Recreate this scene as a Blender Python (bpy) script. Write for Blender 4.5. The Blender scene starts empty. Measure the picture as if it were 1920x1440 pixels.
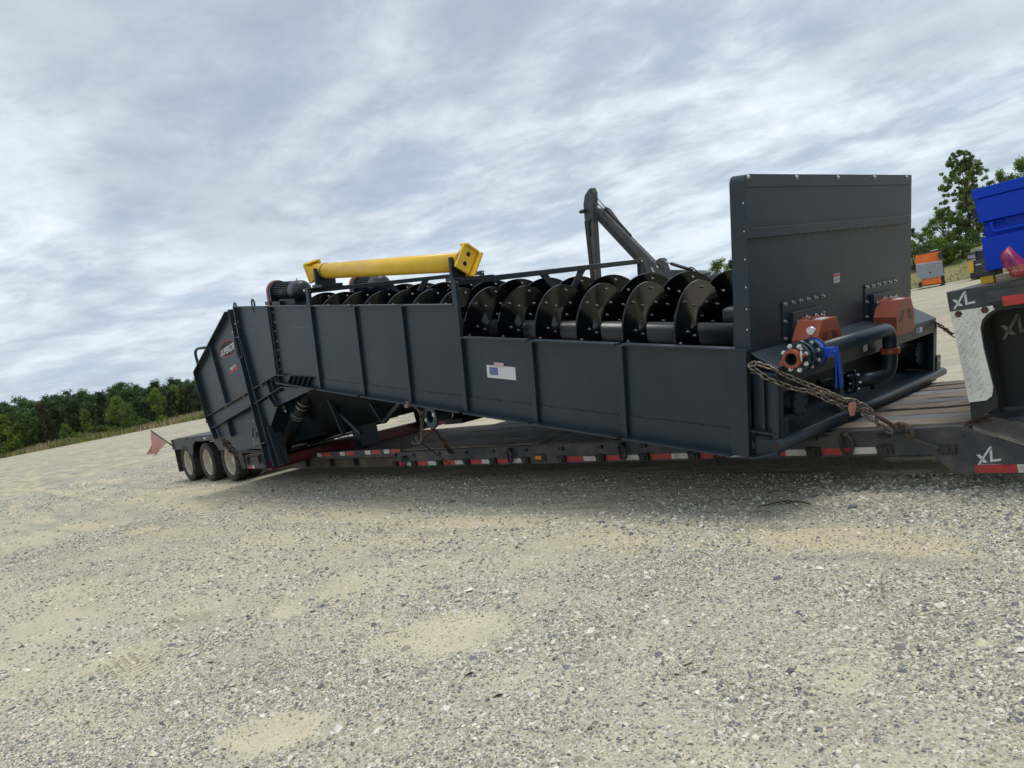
import bpy, math, random
import numpy as np
from mathutils import Vector, Matrix
random.seed(7); rng = np.random.default_rng(11)
R = math.radians
scene = bpy.context.scene
COL = scene.collection
# ------------------------------------------------------------------ camera
H = 1.6
FPX, ROLL, PITCH, YAW = 1429.0, 0.19545, 0.046306, 0.858794
fw = Vector((-math.sin(YAW)*math.cos(PITCH), math.cos(YAW)*math.cos(PITCH), -math.sin(PITCH)))
r0 = Vector((math.cos(YAW), math.sin(YAW), 0)); u0 = r0.cross(fw)
rt = math.cos(ROLL)*r0 - math.sin(ROLL)*u0; up = math.sin(ROLL)*r0 + math.cos(ROLL)*u0
cd = bpy.data.cameras.new('camera'); cam = bpy.data.objects.new('camera', cd); COL.objects.link(cam)
M = Matrix((rt, up, -fw)).transposed().to_4x4(); M.translation = Vector((0, 0, H)); cam.matrix_world = M
cd.sensor_width = 36; cd.lens = FPX/1920*36; cd.clip_end = 3000; cd.clip_start = .05
scene.camera = cam
scene.view_settings.view_transform = 'Standard'; scene.view_settings.look = 'None'
scene.view_settings.exposure = .35; scene.view_settings.gamma = 1; scene.view_settings.use_curve_mapping = False
# ------------------------------------------------------------------ world: overcast sky over the Nishita sky
SUN_EL, SUN_AZ = R(76), R(50)      # azimuth of the sun measured clockwise from +Y
w = bpy.data.worlds.new('World'); scene.world = w; w.use_nodes = True
nt = w.node_tree; N = nt.nodes; L = nt.links
for n in list(N): N.remove(n)
def nd(t, **k):
    n = N.new(t)
    for a, b in k.items(): setattr(n, a, b)
    return n
out = nd('ShaderNodeOutputWorld'); bg = nd('ShaderNodeBackground'); L.new(bg.outputs[0], out.inputs[0])
sky = nd('ShaderNodeTexSky', sky_type='NISHITA', sun_disc=False, sun_elevation=SUN_EL, sun_rotation=SUN_AZ)
sky.air_density = 1.0; sky.dust_density = 2.0; sky.ozone_density = 1.5
tc = nd('ShaderNodeTexCoord'); sep = nd('ShaderNodeSeparateXYZ'); L.new(tc.outputs['Generated'], sep.inputs[0])
def mth(op, a, b=None, c=None, clamp=False):
    n = nd('ShaderNodeMath', operation=op); n.use_clamp = clamp
    for i, x in enumerate((a, b, c)):
        if x is None: continue
        if isinstance(x, (int, float)): n.inputs[i].default_value = x
        else: L.new(x, n.inputs[i])
    return n.outputs[0]
zz = mth('ADD', mth('MAXIMUM', sep.outputs[2], 0.0), 0.12)
comb = nd('ShaderNodeCombineXYZ'); L.new(mth('DIVIDE', sep.outputs[0], zz), comb.inputs[0]); L.new(mth('DIVIDE', sep.outputs[1], zz), comb.inputs[1])
def cloud_noise(scale, detail, rough, dist, stretch=(1, 1, 1), rot=0, off=(0, 0, 0)):
    mp = nd('ShaderNodeMapping'); mp.inputs['Scale'].default_value = stretch; mp.inputs['Rotation'].default_value = (0, 0, rot); mp.inputs['Location'].default_value = off
    L.new(comb.outputs[0], mp.inputs[0])
    n = nd('ShaderNodeTexNoise'); n.inputs['Scale'].default_value = scale; n.inputs['Detail'].default_value = detail
    n.inputs['Roughness'].default_value = rough; n.inputs['Distortion'].default_value = dist
    L.new(mp.outputs[0], n.inputs[0]); return n.outputs[0]
def ramp(x, a, b):
    n = nd('ShaderNodeMapRange', interpolation_type='SMOOTHSTEP'); n.inputs['From Min'].default_value = a; n.inputs['From Max'].default_value = b
    L.new(x, n.inputs[0]); return n.outputs[0]
def mixc(f, a, b):
    n = nd('ShaderNodeMix', data_type='RGBA'); 
    if isinstance(f, (int, float)): n.inputs[0].default_value = f
    else: L.new(f, n.inputs[0])
    for s, x in ((n.inputs[6], a), (n.inputs[7], b)):
        if isinstance(x, tuple): s.default_value = (*x, 1)
        else: L.new(x, s)
    return n.outputs[2]
big = cloud_noise(.50, 4, .5, .2, (1, 1, 1), 0, (3.1, 1.7, 0))
med = cloud_noise(1.5, 9, .60, .35, (1, 1.15, 1), R(20), (0.4, 5.2, 0))
fine = cloud_noise(4.2, 9, .62, .3, (1, 1, 1), 0, (7.7, 0.3, 0))
dens = mth('ADD', mth('ADD', mth('MULTIPLY', big, .40), mth('MULTIPLY', med, .38)), mth('MULTIPLY', fine, .22))
skc = nd('ShaderNodeMix', data_type='RGBA', blend_type='MULTIPLY'); skc.inputs[0].default_value = 1
L.new(sky.outputs[0], skc.inputs[6]); skc.inputs[7].default_value = (.10, .10, .10, 1)
cloudlit = mixc(ramp(dens, .385, .60), (.365, .425, .50), (.75, .805, .855))
thin = mth('MULTIPLY', ramp(mth('SUBTRACT', 1.0, med), .49, .66), .34)
body = mixc(thin, cloudlit, (.34, .445, .575))
darkc = ramp(cloud_noise(.45, 6, .55, .4, (1, 1.2, 1), R(10), (9.3, 4.4, 0)), .47, .64)
body = mixc(mth('MULTIPLY', darkc, .58), body, (.295, .345, .415))
hz = ramp(sep.outputs[2], .20, .0)
hz2 = nd('ShaderNodeMapRange'); L.new(sep.outputs[2], hz2.inputs[0]); hz2.inputs['From Min'].default_value = .20; hz2.inputs['From Max'].default_value = 0.0
body = mixc(mth('MULTIPLY', hz2.outputs[0], .5), body, (.47, .575, .70))
final = mixc(.90, skc.outputs[2], body)
L.new(final, bg.inputs[0]); bg.inputs[1].default_value = 1.04
sd = bpy.data.lights.new('sun', 'SUN'); sd.energy = 1.5; sd.angle = R(22); sd.color = (1, .96, .9)
sun = bpy.data.objects.new('sun', sd); COL.objects.link(sun)
sdir = Vector((math.sin(SUN_AZ)*math.cos(SUN_EL), math.cos(SUN_AZ)*math.cos(SUN_EL), math.sin(SUN_EL)))
sun.rotation_euler = sdir.to_track_quat('Z', 'Y').to_euler()
# ------------------------------------------------------------------ measuring helpers (photo pixel -> point on a real plane)
C0 = Vector((0, 0, H))
def ray(x, y): return (x-960)/FPX*rt - (y-720)/FPX*up + fw
def onpl(x, y, n, d):
    D = ray(x, y); return C0 + D*((d - C0.dot(n))/D.dot(n))
def at(x, y, Y=5.71): return onpl(x, y, Vector((0, 1, 0)), Y)
def atz(x, y, z=0.0): return onpl(x, y, Vector((0, 0, 1)), z)
TH = R(9.6); WO = Vector((-3.296, 5.0, .470))
SA = Vector((-math.cos(TH), 0, math.sin(TH))); TA = Vector((math.sin(TH), 0, math.cos(TH))); WA = Vector((0, 1, 0))
def wl(x, y, w=0.0):
    q = onpl(x, y, WA, WA.dot(WO)+w) - WO; return (q.dot(SA), q.dot(TA))
def ws(x, y, s=0.0):
    q = onpl(x, y, SA, SA.dot(WO)+s) - WO; return (q.dot(WA), q.dot(TA))
def c1(x, y): return (340+x/3, 440+y/3)
def c2(x, y): return (560+x/5.0526, 440+y/5.0526)
def c3(x, y): return (560+x/4.3636, 680+y/4.3636)
def c4(x, y): return (840+x/3.4286, 480+y/3.4286)
def c6(x, y): return (1360+x/3.6917, 310+y/3.6923)
def c7(x, y): return (1360+x/4, 540+y/4)
def c8(x, y): return (1680+x/5.1417, 280+y/5.143)
def cg(x, y): return (1660+x/3.5115, 500+y/3.5122)
def ce(x, y): return (1060+x/5.647, 330+y/5.647)
# ------------------------------------------------------------------ materials
MATS = {}
def mat(name, col, rough=.5, metal=0, var=.15, vscale=3.0, bump=0.0, bscale=40, spec=.5, dirt=None, dirt_amt=0.0, dscale=2.0, coat=0, attr=None, objrand=0.0, trans=0, alpha=1, streak=None):
    m = bpy.data.materials.new(name); m.use_nodes = True; t = m.node_tree; n = t.nodes; l = t.links
    b = n['Principled BSDF']; b.inputs['Roughness'].default_value = rough; b.inputs['Metallic'].default_value = metal
    b.inputs['Specular IOR Level'].default_value = spec
    if coat: b.inputs['Coat Weight'].default_value = coat; b.inputs['Coat Roughness'].default_value = .15
    co = n.new('ShaderNodeTexCoord'); geo = n.new('ShaderNodeNewGeometry')
    pos = geo.outputs['Position']
    if streak:
        mp = n.new('ShaderNodeMapping'); mp.inputs['Scale'].default_value = streak; l.new(pos, mp.inputs[0]); pos = mp.outputs[0]
    nz = n.new('ShaderNodeTexNoise'); nz.inputs['Scale'].default_value = vscale; nz.inputs['Detail'].default_value = 6; nz.inputs['Roughness'].default_value = .6
    l.new(pos, nz.inputs[0])
    def mx(f, a, bb, blend='MIX'):
        k = n.new('ShaderNodeMix'); k.data_type = 'RGBA'; k.blend_type = blend
        for s, x in ((k.inputs[0], f), (k.inputs[6], a), (k.inputs[7], bb)):
            if isinstance(x, (int, float)): s.default_value = x
            elif isinstance(x, tuple): s.default_value = (*x[:3], 1)
            else: l.new(x, s)
        return k.outputs[2]
    base = tuple(col)
    if attr:
        a = n.new('ShaderNodeAttribute'); a.attribute_name = attr; base = mx(1.0, tuple(col), a.outputs['Color'], 'MULTIPLY')
    if objrand:
        oi = n.new('ShaderNodeObjectInfo'); mr = n.new('ShaderNodeMapRange'); l.new(oi.outputs['Random'], mr.inputs[0])
        mr.inputs['To Min'].default_value = 1-objrand; mr.inputs['To Max'].default_value = 1+objrand
        cc = n.new('ShaderNodeCombineColor'); [l.new(mr.outputs[0], cc.inputs[i]) for i in range(3)]
        base = mx(1.0, base, cc.outputs[0], 'MULTIPLY')
    mr = n.new('ShaderNodeMapRange'); l.new(nz.outputs[0], mr.inputs[0]); mr.inputs['From Min'].default_value = .3; mr.inputs['From Max'].default_value = .7
    mr.inputs['To Min'].default_value = 1-var; mr.inputs['To Max'].default_value = 1+var
    cc = n.new('ShaderNodeCombineColor'); [l.new(mr.outputs[0], cc.inputs[i]) for i in range(3)]
    colr = mx(1.0, base, cc.outputs[0], 'MULTIPLY')
    if dirt:
        dz = n.new('ShaderNodeTexNoise'); dz.inputs['Scale'].default_value = dscale; dz.inputs['Detail'].default_value = 8; dz.inputs['Roughness'].default_value = .68
        l.new(geo.outputs['Position'], dz.inputs[0])
        dr = n.new('ShaderNodeMapRange'); l.new(dz.outputs[0], dr.inputs[0]); dr.inputs['From Min'].default_value = .45; dr.inputs['From Max'].default_value = .72
        dr.inputs['To Max'].default_value = dirt_amt
        colr = mx(dr.outputs[0], colr, dirt)
    l.new(colr, b.inputs['Base Color'])
    rr = n.new('ShaderNodeMapRange'); l.new(nz.outputs[0], rr.inputs[0]); rr.inputs['To Min'].default_value = max(.02, rough-.08); rr.inputs['To Max'].default_value = min(1, rough+.08)
    l.new(rr.outputs[0], b.inputs['Roughness'])
    if bump:
        bz = n.new('ShaderNodeTexNoise'); bz.inputs['Scale'].default_value = bscale; bz.inputs['Detail'].default_value = 4; l.new(pos, bz.inputs[0])
        bp = n.new('ShaderNodeBump'); bp.inputs['Strength'].default_value = bump; bp.inputs['Distance'].default_value = .01; l.new(bz.outputs[0], bp.inputs['Height']); l.new(bp.outputs[0], b.inputs['Normal'])
    if trans: b.inputs['Transmission Weight'].default_value = trans
    if alpha < 1: b.inputs['Alpha'].default_value = alpha
    MATS[name] = m; return m
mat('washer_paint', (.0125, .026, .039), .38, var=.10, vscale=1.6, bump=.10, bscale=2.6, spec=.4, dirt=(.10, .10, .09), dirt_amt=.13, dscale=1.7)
mat('washer_dark_and_shade', (.005, .008, .012), .5, var=.2, spec=.3)  # dark fittings, plus shade of recess and underside put into the paint colour
mat('screw_black', (.0028, .003, .004), .12, var=.2, vscale=4, spec=.32)
mat('shoe_black', (.009, .010, .012), .28, var=.2, spec=.4)
mat('bolt_zinc', (.62, .63, .62), .28, metal=.9, var=.1)
mat('yellow_paint', (.74, .47, .035), .36, var=.1, vscale=2, dirt=(.30, .20, .04), dirt_amt=.25, dscale=6)
mat('guard_orange', (.27, .055, .020), .42, var=.06)
mat('motor_black', (.014, .019, .026), .4)
mat('blue_valve', (.006, .06, .42), .38, var=.1)
mat('blue_box', (.0015, .045, .50), .5, var=.06, spec=.22)
mat('white_print', (.56, .58, .58), .5, var=.04)
mat('red_print', (.50, .035, .02), .5, var=.08)
mat('blue_print', (.10, .14, .30), .5, var=.05)
mat('pink_print', (.50, .36, .38), .5, var=.05)
mat('black_print', (.008, .008, .010), .4)
mat('chain_steel', (.22, .195, .16), .38, metal=.7, var=.4, vscale=25, dirt=(.05, .025, .015), dirt_amt=.85, dscale=30)
mat('chain_dark', (.08, .065, .05), .6, metal=.4, var=.35, vscale=25, dirt=(.1, .035, .015), dirt_amt=.8, dscale=30)
mat('rust', (.07, .035, .022), .85, var=.4, vscale=30)
mat('rag', (.32, .15, .11), .9, var=.2, vscale=30)
mat('trailer_paint', (.033, .037, .043), .55, var=.25, vscale=5, bump=.05, bscale=30, dirt=(.17, .14, .10), dirt_amt=.5, dscale=4, streak=(1, 1, .5))
mat('trailer_dirty', (.055, .045, .036), .85, var=.35, vscale=8, dirt=(.16, .11, .07), dirt_amt=.7, dscale=5)
mat('trailer_black', (.014, .014, .015), .65, var=.3, vscale=9, dirt=(.10, .085, .065), dirt_amt=.5, dscale=8)
mat('red_steel', (.12, .008, .010), .45, var=.15)
mat('tape_red', (.48, .03, .03), .45, var=.15, vscale=12, dirt=(.10, .05, .04), dirt_amt=.7, dscale=9)
mat('tape_white', (.62, .60, .54), .5, var=.12, vscale=12, dirt=(.16, .13, .10), dirt_amt=.8, dscale=12)
mat('amber', (.75, .22, .02), .3, var=.1)
mat('tread_plate', (.66, .66, .62), .38, metal=.35, var=.12, vscale=5, dirt=(.26, .23, .18), dirt_amt=.5, dscale=7)
mat('ramp_steel', (.14, .13, .115), .75, var=.25, vscale=6, dirt=(.24, .21, .16), dirt_amt=.8, dscale=6)
mat('rubber', (.022, .021, .021), .8, var=.2, vscale=7, dirt=(.14, .125, .10), dirt_amt=.5, dscale=9)
mat('rim_cream', (.50, .46, .37), .45, var=.12, vscale=7, dirt=(.2, .16, .11), dirt_amt=.5, dscale=8)
mat('plank_brown', (.165, .135, .10), .9, var=.35, vscale=6, bump=.5, bscale=30, objrand=.3, streak=(.35, 9, 9), dirt=(.30, .28, .25), dirt_amt=.6, dscale=4)
mat('plank_grey', (.17, .175, .18), .85, var=.3, vscale=6, bump=.4, bscale=30, objrand=.25, streak=(.35, 9, 9), dirt=(.12, .10, .085), dirt_amt=.6, dscale=5)
mat('timber', (.26, .22, .17), .9, var=.3, vscale=8, streak=(.5, 6, 6))
mat('flag_red', (.42, .09, .085), .85, var=.2, vscale=14, trans=0, alpha=.72)
mat('bag_red', (.34, .03, .04), .4, var=.3, vscale=14, alpha=.78)
mat('hose', (.012, .012, .014), .5)
mat('strap', (.06, .055, .05), .7)
mat('flap_black', (.010, .010, .011), .6, var=.2)
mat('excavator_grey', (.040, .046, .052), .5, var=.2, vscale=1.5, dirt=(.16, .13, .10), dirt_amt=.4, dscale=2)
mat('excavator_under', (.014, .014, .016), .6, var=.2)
mat('machine_orange', (.80, .17, .015), .5, var=.1)
mat('machine_grey', (.25, .28, .31), .6, var=.15)
mat('machine_yellow', (.65, .38, .02), .5, var=.1)
mat('machine_black', (.03, .035, .042), .5, var=.2)
mat('machine_light', (.45, .47, .48), .4, var=.1)
mat('bark', (.10, .075, .055), .9, var=.3, vscale=4)
mat('sapwire', (.01, .01, .01), .6)
def leafmat(name, col, tr=.35):
    m = bpy.data.materials.new(name); m.use_nodes = True; t = m.node_tree; n = t.nodes; l = t.links
    b = n['Principled BSDF']; b.inputs['Roughness'].default_value = .6; b.inputs['Specular IOR Level'].default_value = .25
    a = n.new('ShaderNodeAttribute'); a.attribute_name = 'tint'
    k = n.new('ShaderNodeMix'); k.data_type = 'RGBA'; k.blend_type = 'MULTIPLY'; k.inputs[0].default_value = 1; k.inputs[6].default_value = (*col, 1); l.new(a.outputs['Color'], k.inputs[7])
    l.new(k.outputs[2], b.inputs['Base Color'])
    tb = n.new('ShaderNodeBsdfTranslucent'); l.new(k.outputs[2], tb.inputs[0]); ms = n.new('ShaderNodeMixShader'); ms.inputs[0].default_value = tr
    l.new(b.outputs[0], ms.inputs[1]); l.new(tb.outputs[0], ms.inputs[2]); l.new(ms.outputs[0], n['Material Output'].inputs[0])
    MATS[name] = m
leafmat('leaf_mid', (.072, .125, .034)); leafmat('leaf_bright', (.13, .20, .035)); leafmat('leaf_dark', (.030, .054, .020)); leafmat('leaf_brown', (.050, .050, .026)); leafmat('leaf_tall', (.155, .22, .08), .5); leafmat('leaf_far_hazed', (.080, .130, .046)); leafmat('leaf_rightmid', (.14, .215, .055), .5); leafmat('dry_grass', (.42, .345, .19), .3)  # far leaves paler and bluer: haze put into their colour
# ------------------------------------------------------------------ mesh building
class MB:
    def __init__(s): s.v = []; s.f = []; s.sm = []
    def add(s, vs, fs, smooth=False):
        o = len(s.v); s.v += [Vector(p) for p in vs]; s.f += [tuple(i+o for i in f) for f in fs]; s.sm += [smooth]*len(fs)
    def box(s, a, b, F=None):
        (x0, y0, z0), (x1, y1, z1) = a, b
        vs = [(x, y, z) for z in (z0, z1) for y in (y0, y1) for x in (x0, x1)]
        if F: vs = [F(*p) for p in vs]
        s.add(vs, [(0, 2, 3, 1), (4, 5, 7, 6), (0, 1, 5, 4), (2, 6, 7, 3), (0, 4, 6, 2), (1, 3, 7, 5)])
    def prism(s, lo, hi):
        n = len(lo); s.add(list(lo)+list(hi), [tuple(range(n))[::-1], tuple(range(n, 2*n))]+[(i, (i+1) % n, n+(i+1) % n, n+i) for i in range(n)])
    def bar(s, p0, p1, side, h, wd):      # bar from p0 to p1; side = unit vec of width wd (centred), other dimension h centred
        p0, p1, side = Vector(p0), Vector(p1), Vector(side).normalized(); d = (p1-p0).normalized(); n = d.cross(side).normalized(); side = n.cross(d).normalized()
        q = [side*wd/2+n*h/2, -side*wd/2+n*h/2, -side*wd/2-n*h/2, side*wd/2-n*h/2]
        s.prism([p0+k for k in q], [p1+k for k in q])
    def tube(s, pts, r, n=12, cap=True, smooth=True, closed=False):
        pts = [Vector(p) for p in pts]; m = len(pts); rs = r if isinstance(r, (list, tuple)) else [r]*m
        up_ = Vector((0.12, .31, 1)); vs = []; prev = None
        for i, p in enumerate(pts):
            if closed: d = pts[(i+1) % m]-pts[i-1]
            else: d = pts[min(i+1, m-1)]-pts[max(i-1, 0)]
            d.normalize()
            if prev is None:
                a = d.cross(up_)
                if a.length < .1: a = d.cross(Vector((1, 0, 0)))
            else: a = prev - d*prev.dot(d)
            a.normalize(); prev = a; b = d.cross(a)
            vs += [p+(a*math.cos(2*math.pi*k/n)+b*math.sin(2*math.pi*k/n))*rs[i] for k in range(n)]
        fs = [(i*n+k, i*n+(k+1) % n, ((i+1) % m)*n+(k+1) % n, ((i+1) % m)*n+k) for i in range(m if closed else m-1) for k in range(n)]
        o = len(s.v); s.add(vs, fs, smooth)
        if cap and not closed: s.f += [tuple(o+k for k in range(n))[::-1], tuple(o+(m-1)*n+k for k in range(n))]; s.sm += [False, False]
    def cyl(s, p0, p1, r, n=12, smooth=True): s.tube([p0, p1], r, n, smooth=smooth)
    def lathe(s, c, axis, prof, n=24, smooth=True, closedprof=False, ref=None):
        c, axis = Vector(c), Vector(axis).normalized(); a = axis.cross(ref or Vector((0.1, .2, 1))).normalized(); b = axis.cross(a)
        vs = [c+axis*h+(a*math.cos(2*math.pi*k/n)+b*math.sin(2*math.pi*k/n))*r for (r, h) in prof for k in range(n)]
        m = len(prof); fs = [(i*n+k, i*n+(k+1) % n, ((i+1) % m)*n+(k+1) % n, ((i+1) % m)*n+k) for i in range(m if closedprof else m-1) for k in range(n)]
        s.add(vs, fs, smooth)
    def bolt(s, c, nrm, r=.011, h=.012):
        nrm = Vector(nrm).normalized(); c = Vector(c)
        s.lathe(c, nrm, [(r*1.5, 0), (r*1.5, h*.25), (r, h*.3), (r, h), (0.0005, h*1.05)], 6, False)
def setp(o, **k):
    for a, b in k.items():
        if b: o[a] = b
BASE = {}
def obj(name, mb, m, parent=None, bevel=0, **tags):
    me = bpy.data.meshes.new(name); c = sum(mb.v, Vector())/max(1, len(mb.v))
    me.from_pydata([tuple(p-c) for p in mb.v], [], mb.f); me.polygons.foreach_set('use_smooth', mb.sm)
    me.materials.append(MATS[m] if isinstance(m, str) else m); me.update()
    o = bpy.data.objects.new(name, me); COL.objects.link(o)
    pb = BASE.get(parent.name, Vector()) if parent else Vector()
    o.location = c-pb; BASE[o.name] = c
    if parent: o.parent = parent
    if bevel:
        bm = o.modifiers.new('bevel', 'BEVEL'); bm.width = bevel; bm.segments = 2; bm.limit_method = 'ANGLE'; bm.angle_limit = R(35)
    setp(o, **tags); return o
def thing(name, loc, label, cat, group=None):
    o = bpy.data.objects.new(name, None); COL.objects.link(o); o.location = loc; BASE[o.name] = Vector(loc); o.empty_display_size = .2
    setp(o, label=label, category=cat, group=group); return o
def dup(o, delta, parent=None, base=None):
    c = o.copy(); COL.objects.link(c); c.location = Vector(o.location)+Vector(delta); BASE[c.name] = BASE[o.name]+Vector(delta)
    c.parent = parent or o.parent; return c
def FW(s, w, t): return WO + SA*s + WA*w + TA*t
def wprism(mb, poly, w0, w1): mb.prism([FW(s, w0, t) for s, t in poly], [FW(s, w1, t) for s, t in poly])
def yprism(mb, poly, y0, y1): mb.prism([Vector((x, y0, z)) for x, z in poly], [Vector((x, y1, z)) for x, z in poly])
def rounded(path, r=.1, k=5):
    out = [Vector(path[0])]
    for i in range(1, len(path)-1):
        p, a, b = Vector(path[i]), Vector(path[i-1]), Vector(path[i+1]); da = (a-p); db = (b-p); rr = min(r, da.length/2, db.length/2)
        A, B = p+da.normalized()*rr, p+db.normalized()*rr
        out += [(A*(1-t)**2+p*2*t*(1-t)+B*t*t) for t in [j/k for j in range(k+1)]]
    return out+[Vector(path[-1])]
def textmesh(s, bold=.02, italic=0.0, res=3):
    cu = bpy.data.curves.new('t', 'FONT'); cu.body = s; cu.offset = bold; cu.shear = italic; cu.resolution_u = res
    o = bpy.data.objects.new('t', cu); COL.objects.link(o); dg = bpy.context.evaluated_depsgraph_get()
    me = bpy.data.meshes.new_from_object(o.evaluated_get(dg)); vs = [v.co.copy() for v in me.vertices]; fs = [tuple(p.vertices) for p in me.polygons]
    bpy.data.objects.remove(o); bpy.data.meshes.remove(me)
    x0, x1 = min(v.x for v in vs), max(v.x for v in vs); y0, y1 = min(v.y for v in vs), max(v.y for v in vs)
    return [((v.x-x0)/(x1-x0), (v.y-y0)/(y1-y0)) for v in vs], fs
def quadmap(q, off=Vector()):          # q = (bottom-left, bottom-right, top-right, top-left)
    a, b, c, d = [Vector(k) for k in q]
    return lambda u, v: a*(1-u)*(1-v)+b*u*(1-v)+c*u*v+d*(1-u)*v+off
def decal(name, s, q, m, parent, off, bold=.02, italic=0.0, **tags):
    uv, fs = textmesh(s, bold, italic); f = quadmap(q, off); mb = MB(); mb.add([f(*k) for k in uv], fs); return obj(name, mb, m, parent, **tags)
def flat(name, polys, q, m, parent, off, **tags):
    f = quadmap(q, off); mb = MB()
    for P in polys: mb.add([f(*k) for k in P], [tuple(range(len(P)))])
    return obj(name, mb, m, parent, **tags)
UNIT = [(0, 0), (1, 0), (1, 1), (0, 1)]
XLP = [[(0, 0), (.11, 0), (.69, 1), (.55, .97)], [(.02, .62), (.17, .62), (.46, .12), (.30, .12)], [(.56, .70), (.665, .88), (.665, .26), (1, .26), (.98, .12), (.56, .12)]]
XLP = [XLP[0], XLP[1], [(.56, .12), (.98, .12), (1, .25), (.665, .25)], [(.56, .12), (.665, .25), (.665, .86), (.56, .68)]]

# ------------------------------------------------------------------ value noise in numpy
_perm = rng.random((256, 256))
def vnoise(x, y):
    xi = np.floor(x).astype(int); yi = np.floor(y).astype(int); fx = x-xi; fy = y-yi; fx = fx*fx*(3-2*fx); fy = fy*fy*(3-2*fy)
    g = lambda a, b: _perm[a % 256, b % 256]
    return (g(xi, yi)*(1-fx)+g(xi+1, yi)*fx)*(1-fy)+(g(xi, yi+1)*(1-fx)+g(xi+1, yi+1)*fx)*fy
def fbm(x, y, o=4):
    s = 0; a = .5
    for i in range(o): s = s+a*vnoise(x*2**i+13.7*i, y*2**i+7.3*i); a *= .5
    return s/(1-.5**o)
def sm(x, a, b): t = np.clip((x-a)/(b-a), 0, 1); return t*t*(3-2*t)
# sandy bare patches of the yard, measured on the ground plane
PATCH = []
for (px, py, rx, ry, st) in [(520, 1365, 105, 34, 1.25), (820, 1185, 160, 42, 1.0), (250, 1240, 125, 40, .85), (1000, 1270, 95, 40, .8), (1570, 1270, 70, 32, .6), (180, 1350, 110, 35, .7),
        (930, 1050, 330, 40, .5), (150, 1105, 150, 28, .8), (1800, 1090, 120, 18, .4), (1200, 1210, 80, 24, .55), (350, 1140, 100, 22, .6),
        (60, 1000, 120, 26, .8), (500, 1010, 160, 22, .5), (700, 950, 260, 18, .6), (250, 940, 200, 16, .7), (540, 1145, 26, 9, 1.0), (1740, 1380, 90, 30, .5)]:
    c = atz(px, py); a = atz(px+rx, py-rx*.19)-c; b = atz(px-ry*.19, py-ry)-c; PATCH.append((c.x, c.y, a.x, a.y, b.x, b.y, st))
def sandmask(x, y):
    d = np.hypot(x, y); w1 = fbm(x*.9+40, y*.9+3, 5); m = .52*sm(fbm(x*.22+5, y*.36+9, 5), .50, .68)*sm(d, 4, 9)*(1-.45*sm(d, 14, 40)) + .35*sm(w1, .5, .68)
    for (cx, cy, ax, ay, bx, by, st) in PATCH:
        det = ax*by-ay*bx; u = ((x-cx)*by-(y-cy)*bx)/det; v = (ax*(y-cy)-ay*(x-cx))/det
        rr = np.sqrt(u*u+v*v)+(w1-.5)*1.5
        m = np.maximum(m, (st if st > .9 else st*.82)*(1-sm(rr, .4, 1.2)))
    return np.clip(m, 0, 1)
def height(x, y):
    d = np.hypot(x, y); near = 1-sm(d, 25, 60)
    h = (fbm(x*.35, y*.35, 3)-.5)*.07*near+(fbm(x*1.7+9, y*1.7, 3)-.5)*.028*near
    inside = (x > -19.8) & (x < 2) & (y > 4.6) & (y < 8.6)
    return np.where(inside, np.minimum(h, .004), h)-.006
# ------------------------------------------------------------------ ground sheet
def axis(fine0, fine1, step, lo, hi):
    a = list(np.arange(fine0, fine1, step)); s = step; x = fine1
    while x < hi: a.append(x); s = min(s*1.12, 25); x += s
    a.append(hi); s = step; x = fine0
    left = []
    while x > lo: s = min(s*1.12, 25); x -= s; left.append(max(x, lo))
    return np.array(left[::-1]+a)
xs = axis(-9, 2.5, .04, -900, 900); ys = axis(.2, 5.5, .035, -500, 1200)
X, Y = np.meshgrid(xs, ys); Z = height(X, Y); nx, ny = len(xs), len(ys)
me = bpy.data.meshes.new('ground'); co = np.stack([X, Y, Z], -1).reshape(-1, 3)
i = np.arange(nx-1)[None, :]+np.arange(ny-1)[:, None]*nx; i = i.reshape(-1)
fc = np.stack([i, i+1, i+nx+1, i+nx], 1)
me.vertices.add(len(co)); me.vertices.foreach_set('co', co.reshape(-1)); me.loops.add(fc.size); me.loops.foreach_set('vertex_index', fc.reshape(-1)); me.polygons.add(len(fc))
me.polygons.foreach_set('loop_start', np.arange(0, fc.size, 4)); me.polygons.foreach_set('loop_total', np.full(len(fc), 4)); me.polygons.foreach_set('use_smooth', np.ones(len(fc), bool)); me.update(calc_edges=True)
at_ = me.attributes.new('sand', 'FLOAT', 'POINT'); at_.data.foreach_set('value', sandmask(X, Y).reshape(-1).astype(np.float32))
ground = bpy.data.objects.new('ground', me); COL.objects.link(ground); ground['kind'] = 'structure'
m = bpy.data.materials.new('yard_gravel'); m.use_nodes = True; t = m.node_tree; n = t.nodes; l = t.links; b = n['Principled BSDF']; b.inputs['Roughness'].default_value = .92; b.inputs['Specular IOR Level'].default_value = .2
geo = n.new('ShaderNodeNewGeometry')
def G(op, a, bb=None, clamp=False):
    k = n.new('ShaderNodeMath'); k.operation = op; k.use_clamp = clamp
    for q, x in enumerate((a, bb)):
        if x is None: continue
        if isinstance(x, (int, float)): k.inputs[q].default_value = x
        else: l.new(x, k.inputs[q])
    return k.outputs[0]
def GM(f, a, bb, blend='MIX'):
    k = n.new('ShaderNodeMix'); k.data_type = 'RGBA'; k.blend_type = blend
    for s_, x in ((k.inputs[0], f), (k.inputs[6], a), (k.inputs[7], bb)):
        if isinstance(x, (int, float)): s_.default_value = x
        elif isinstance(x, tuple): s_.default_value = (*x[:3], 1)
        else: l.new(x, s_)
    return k.outputs[2]
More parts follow.
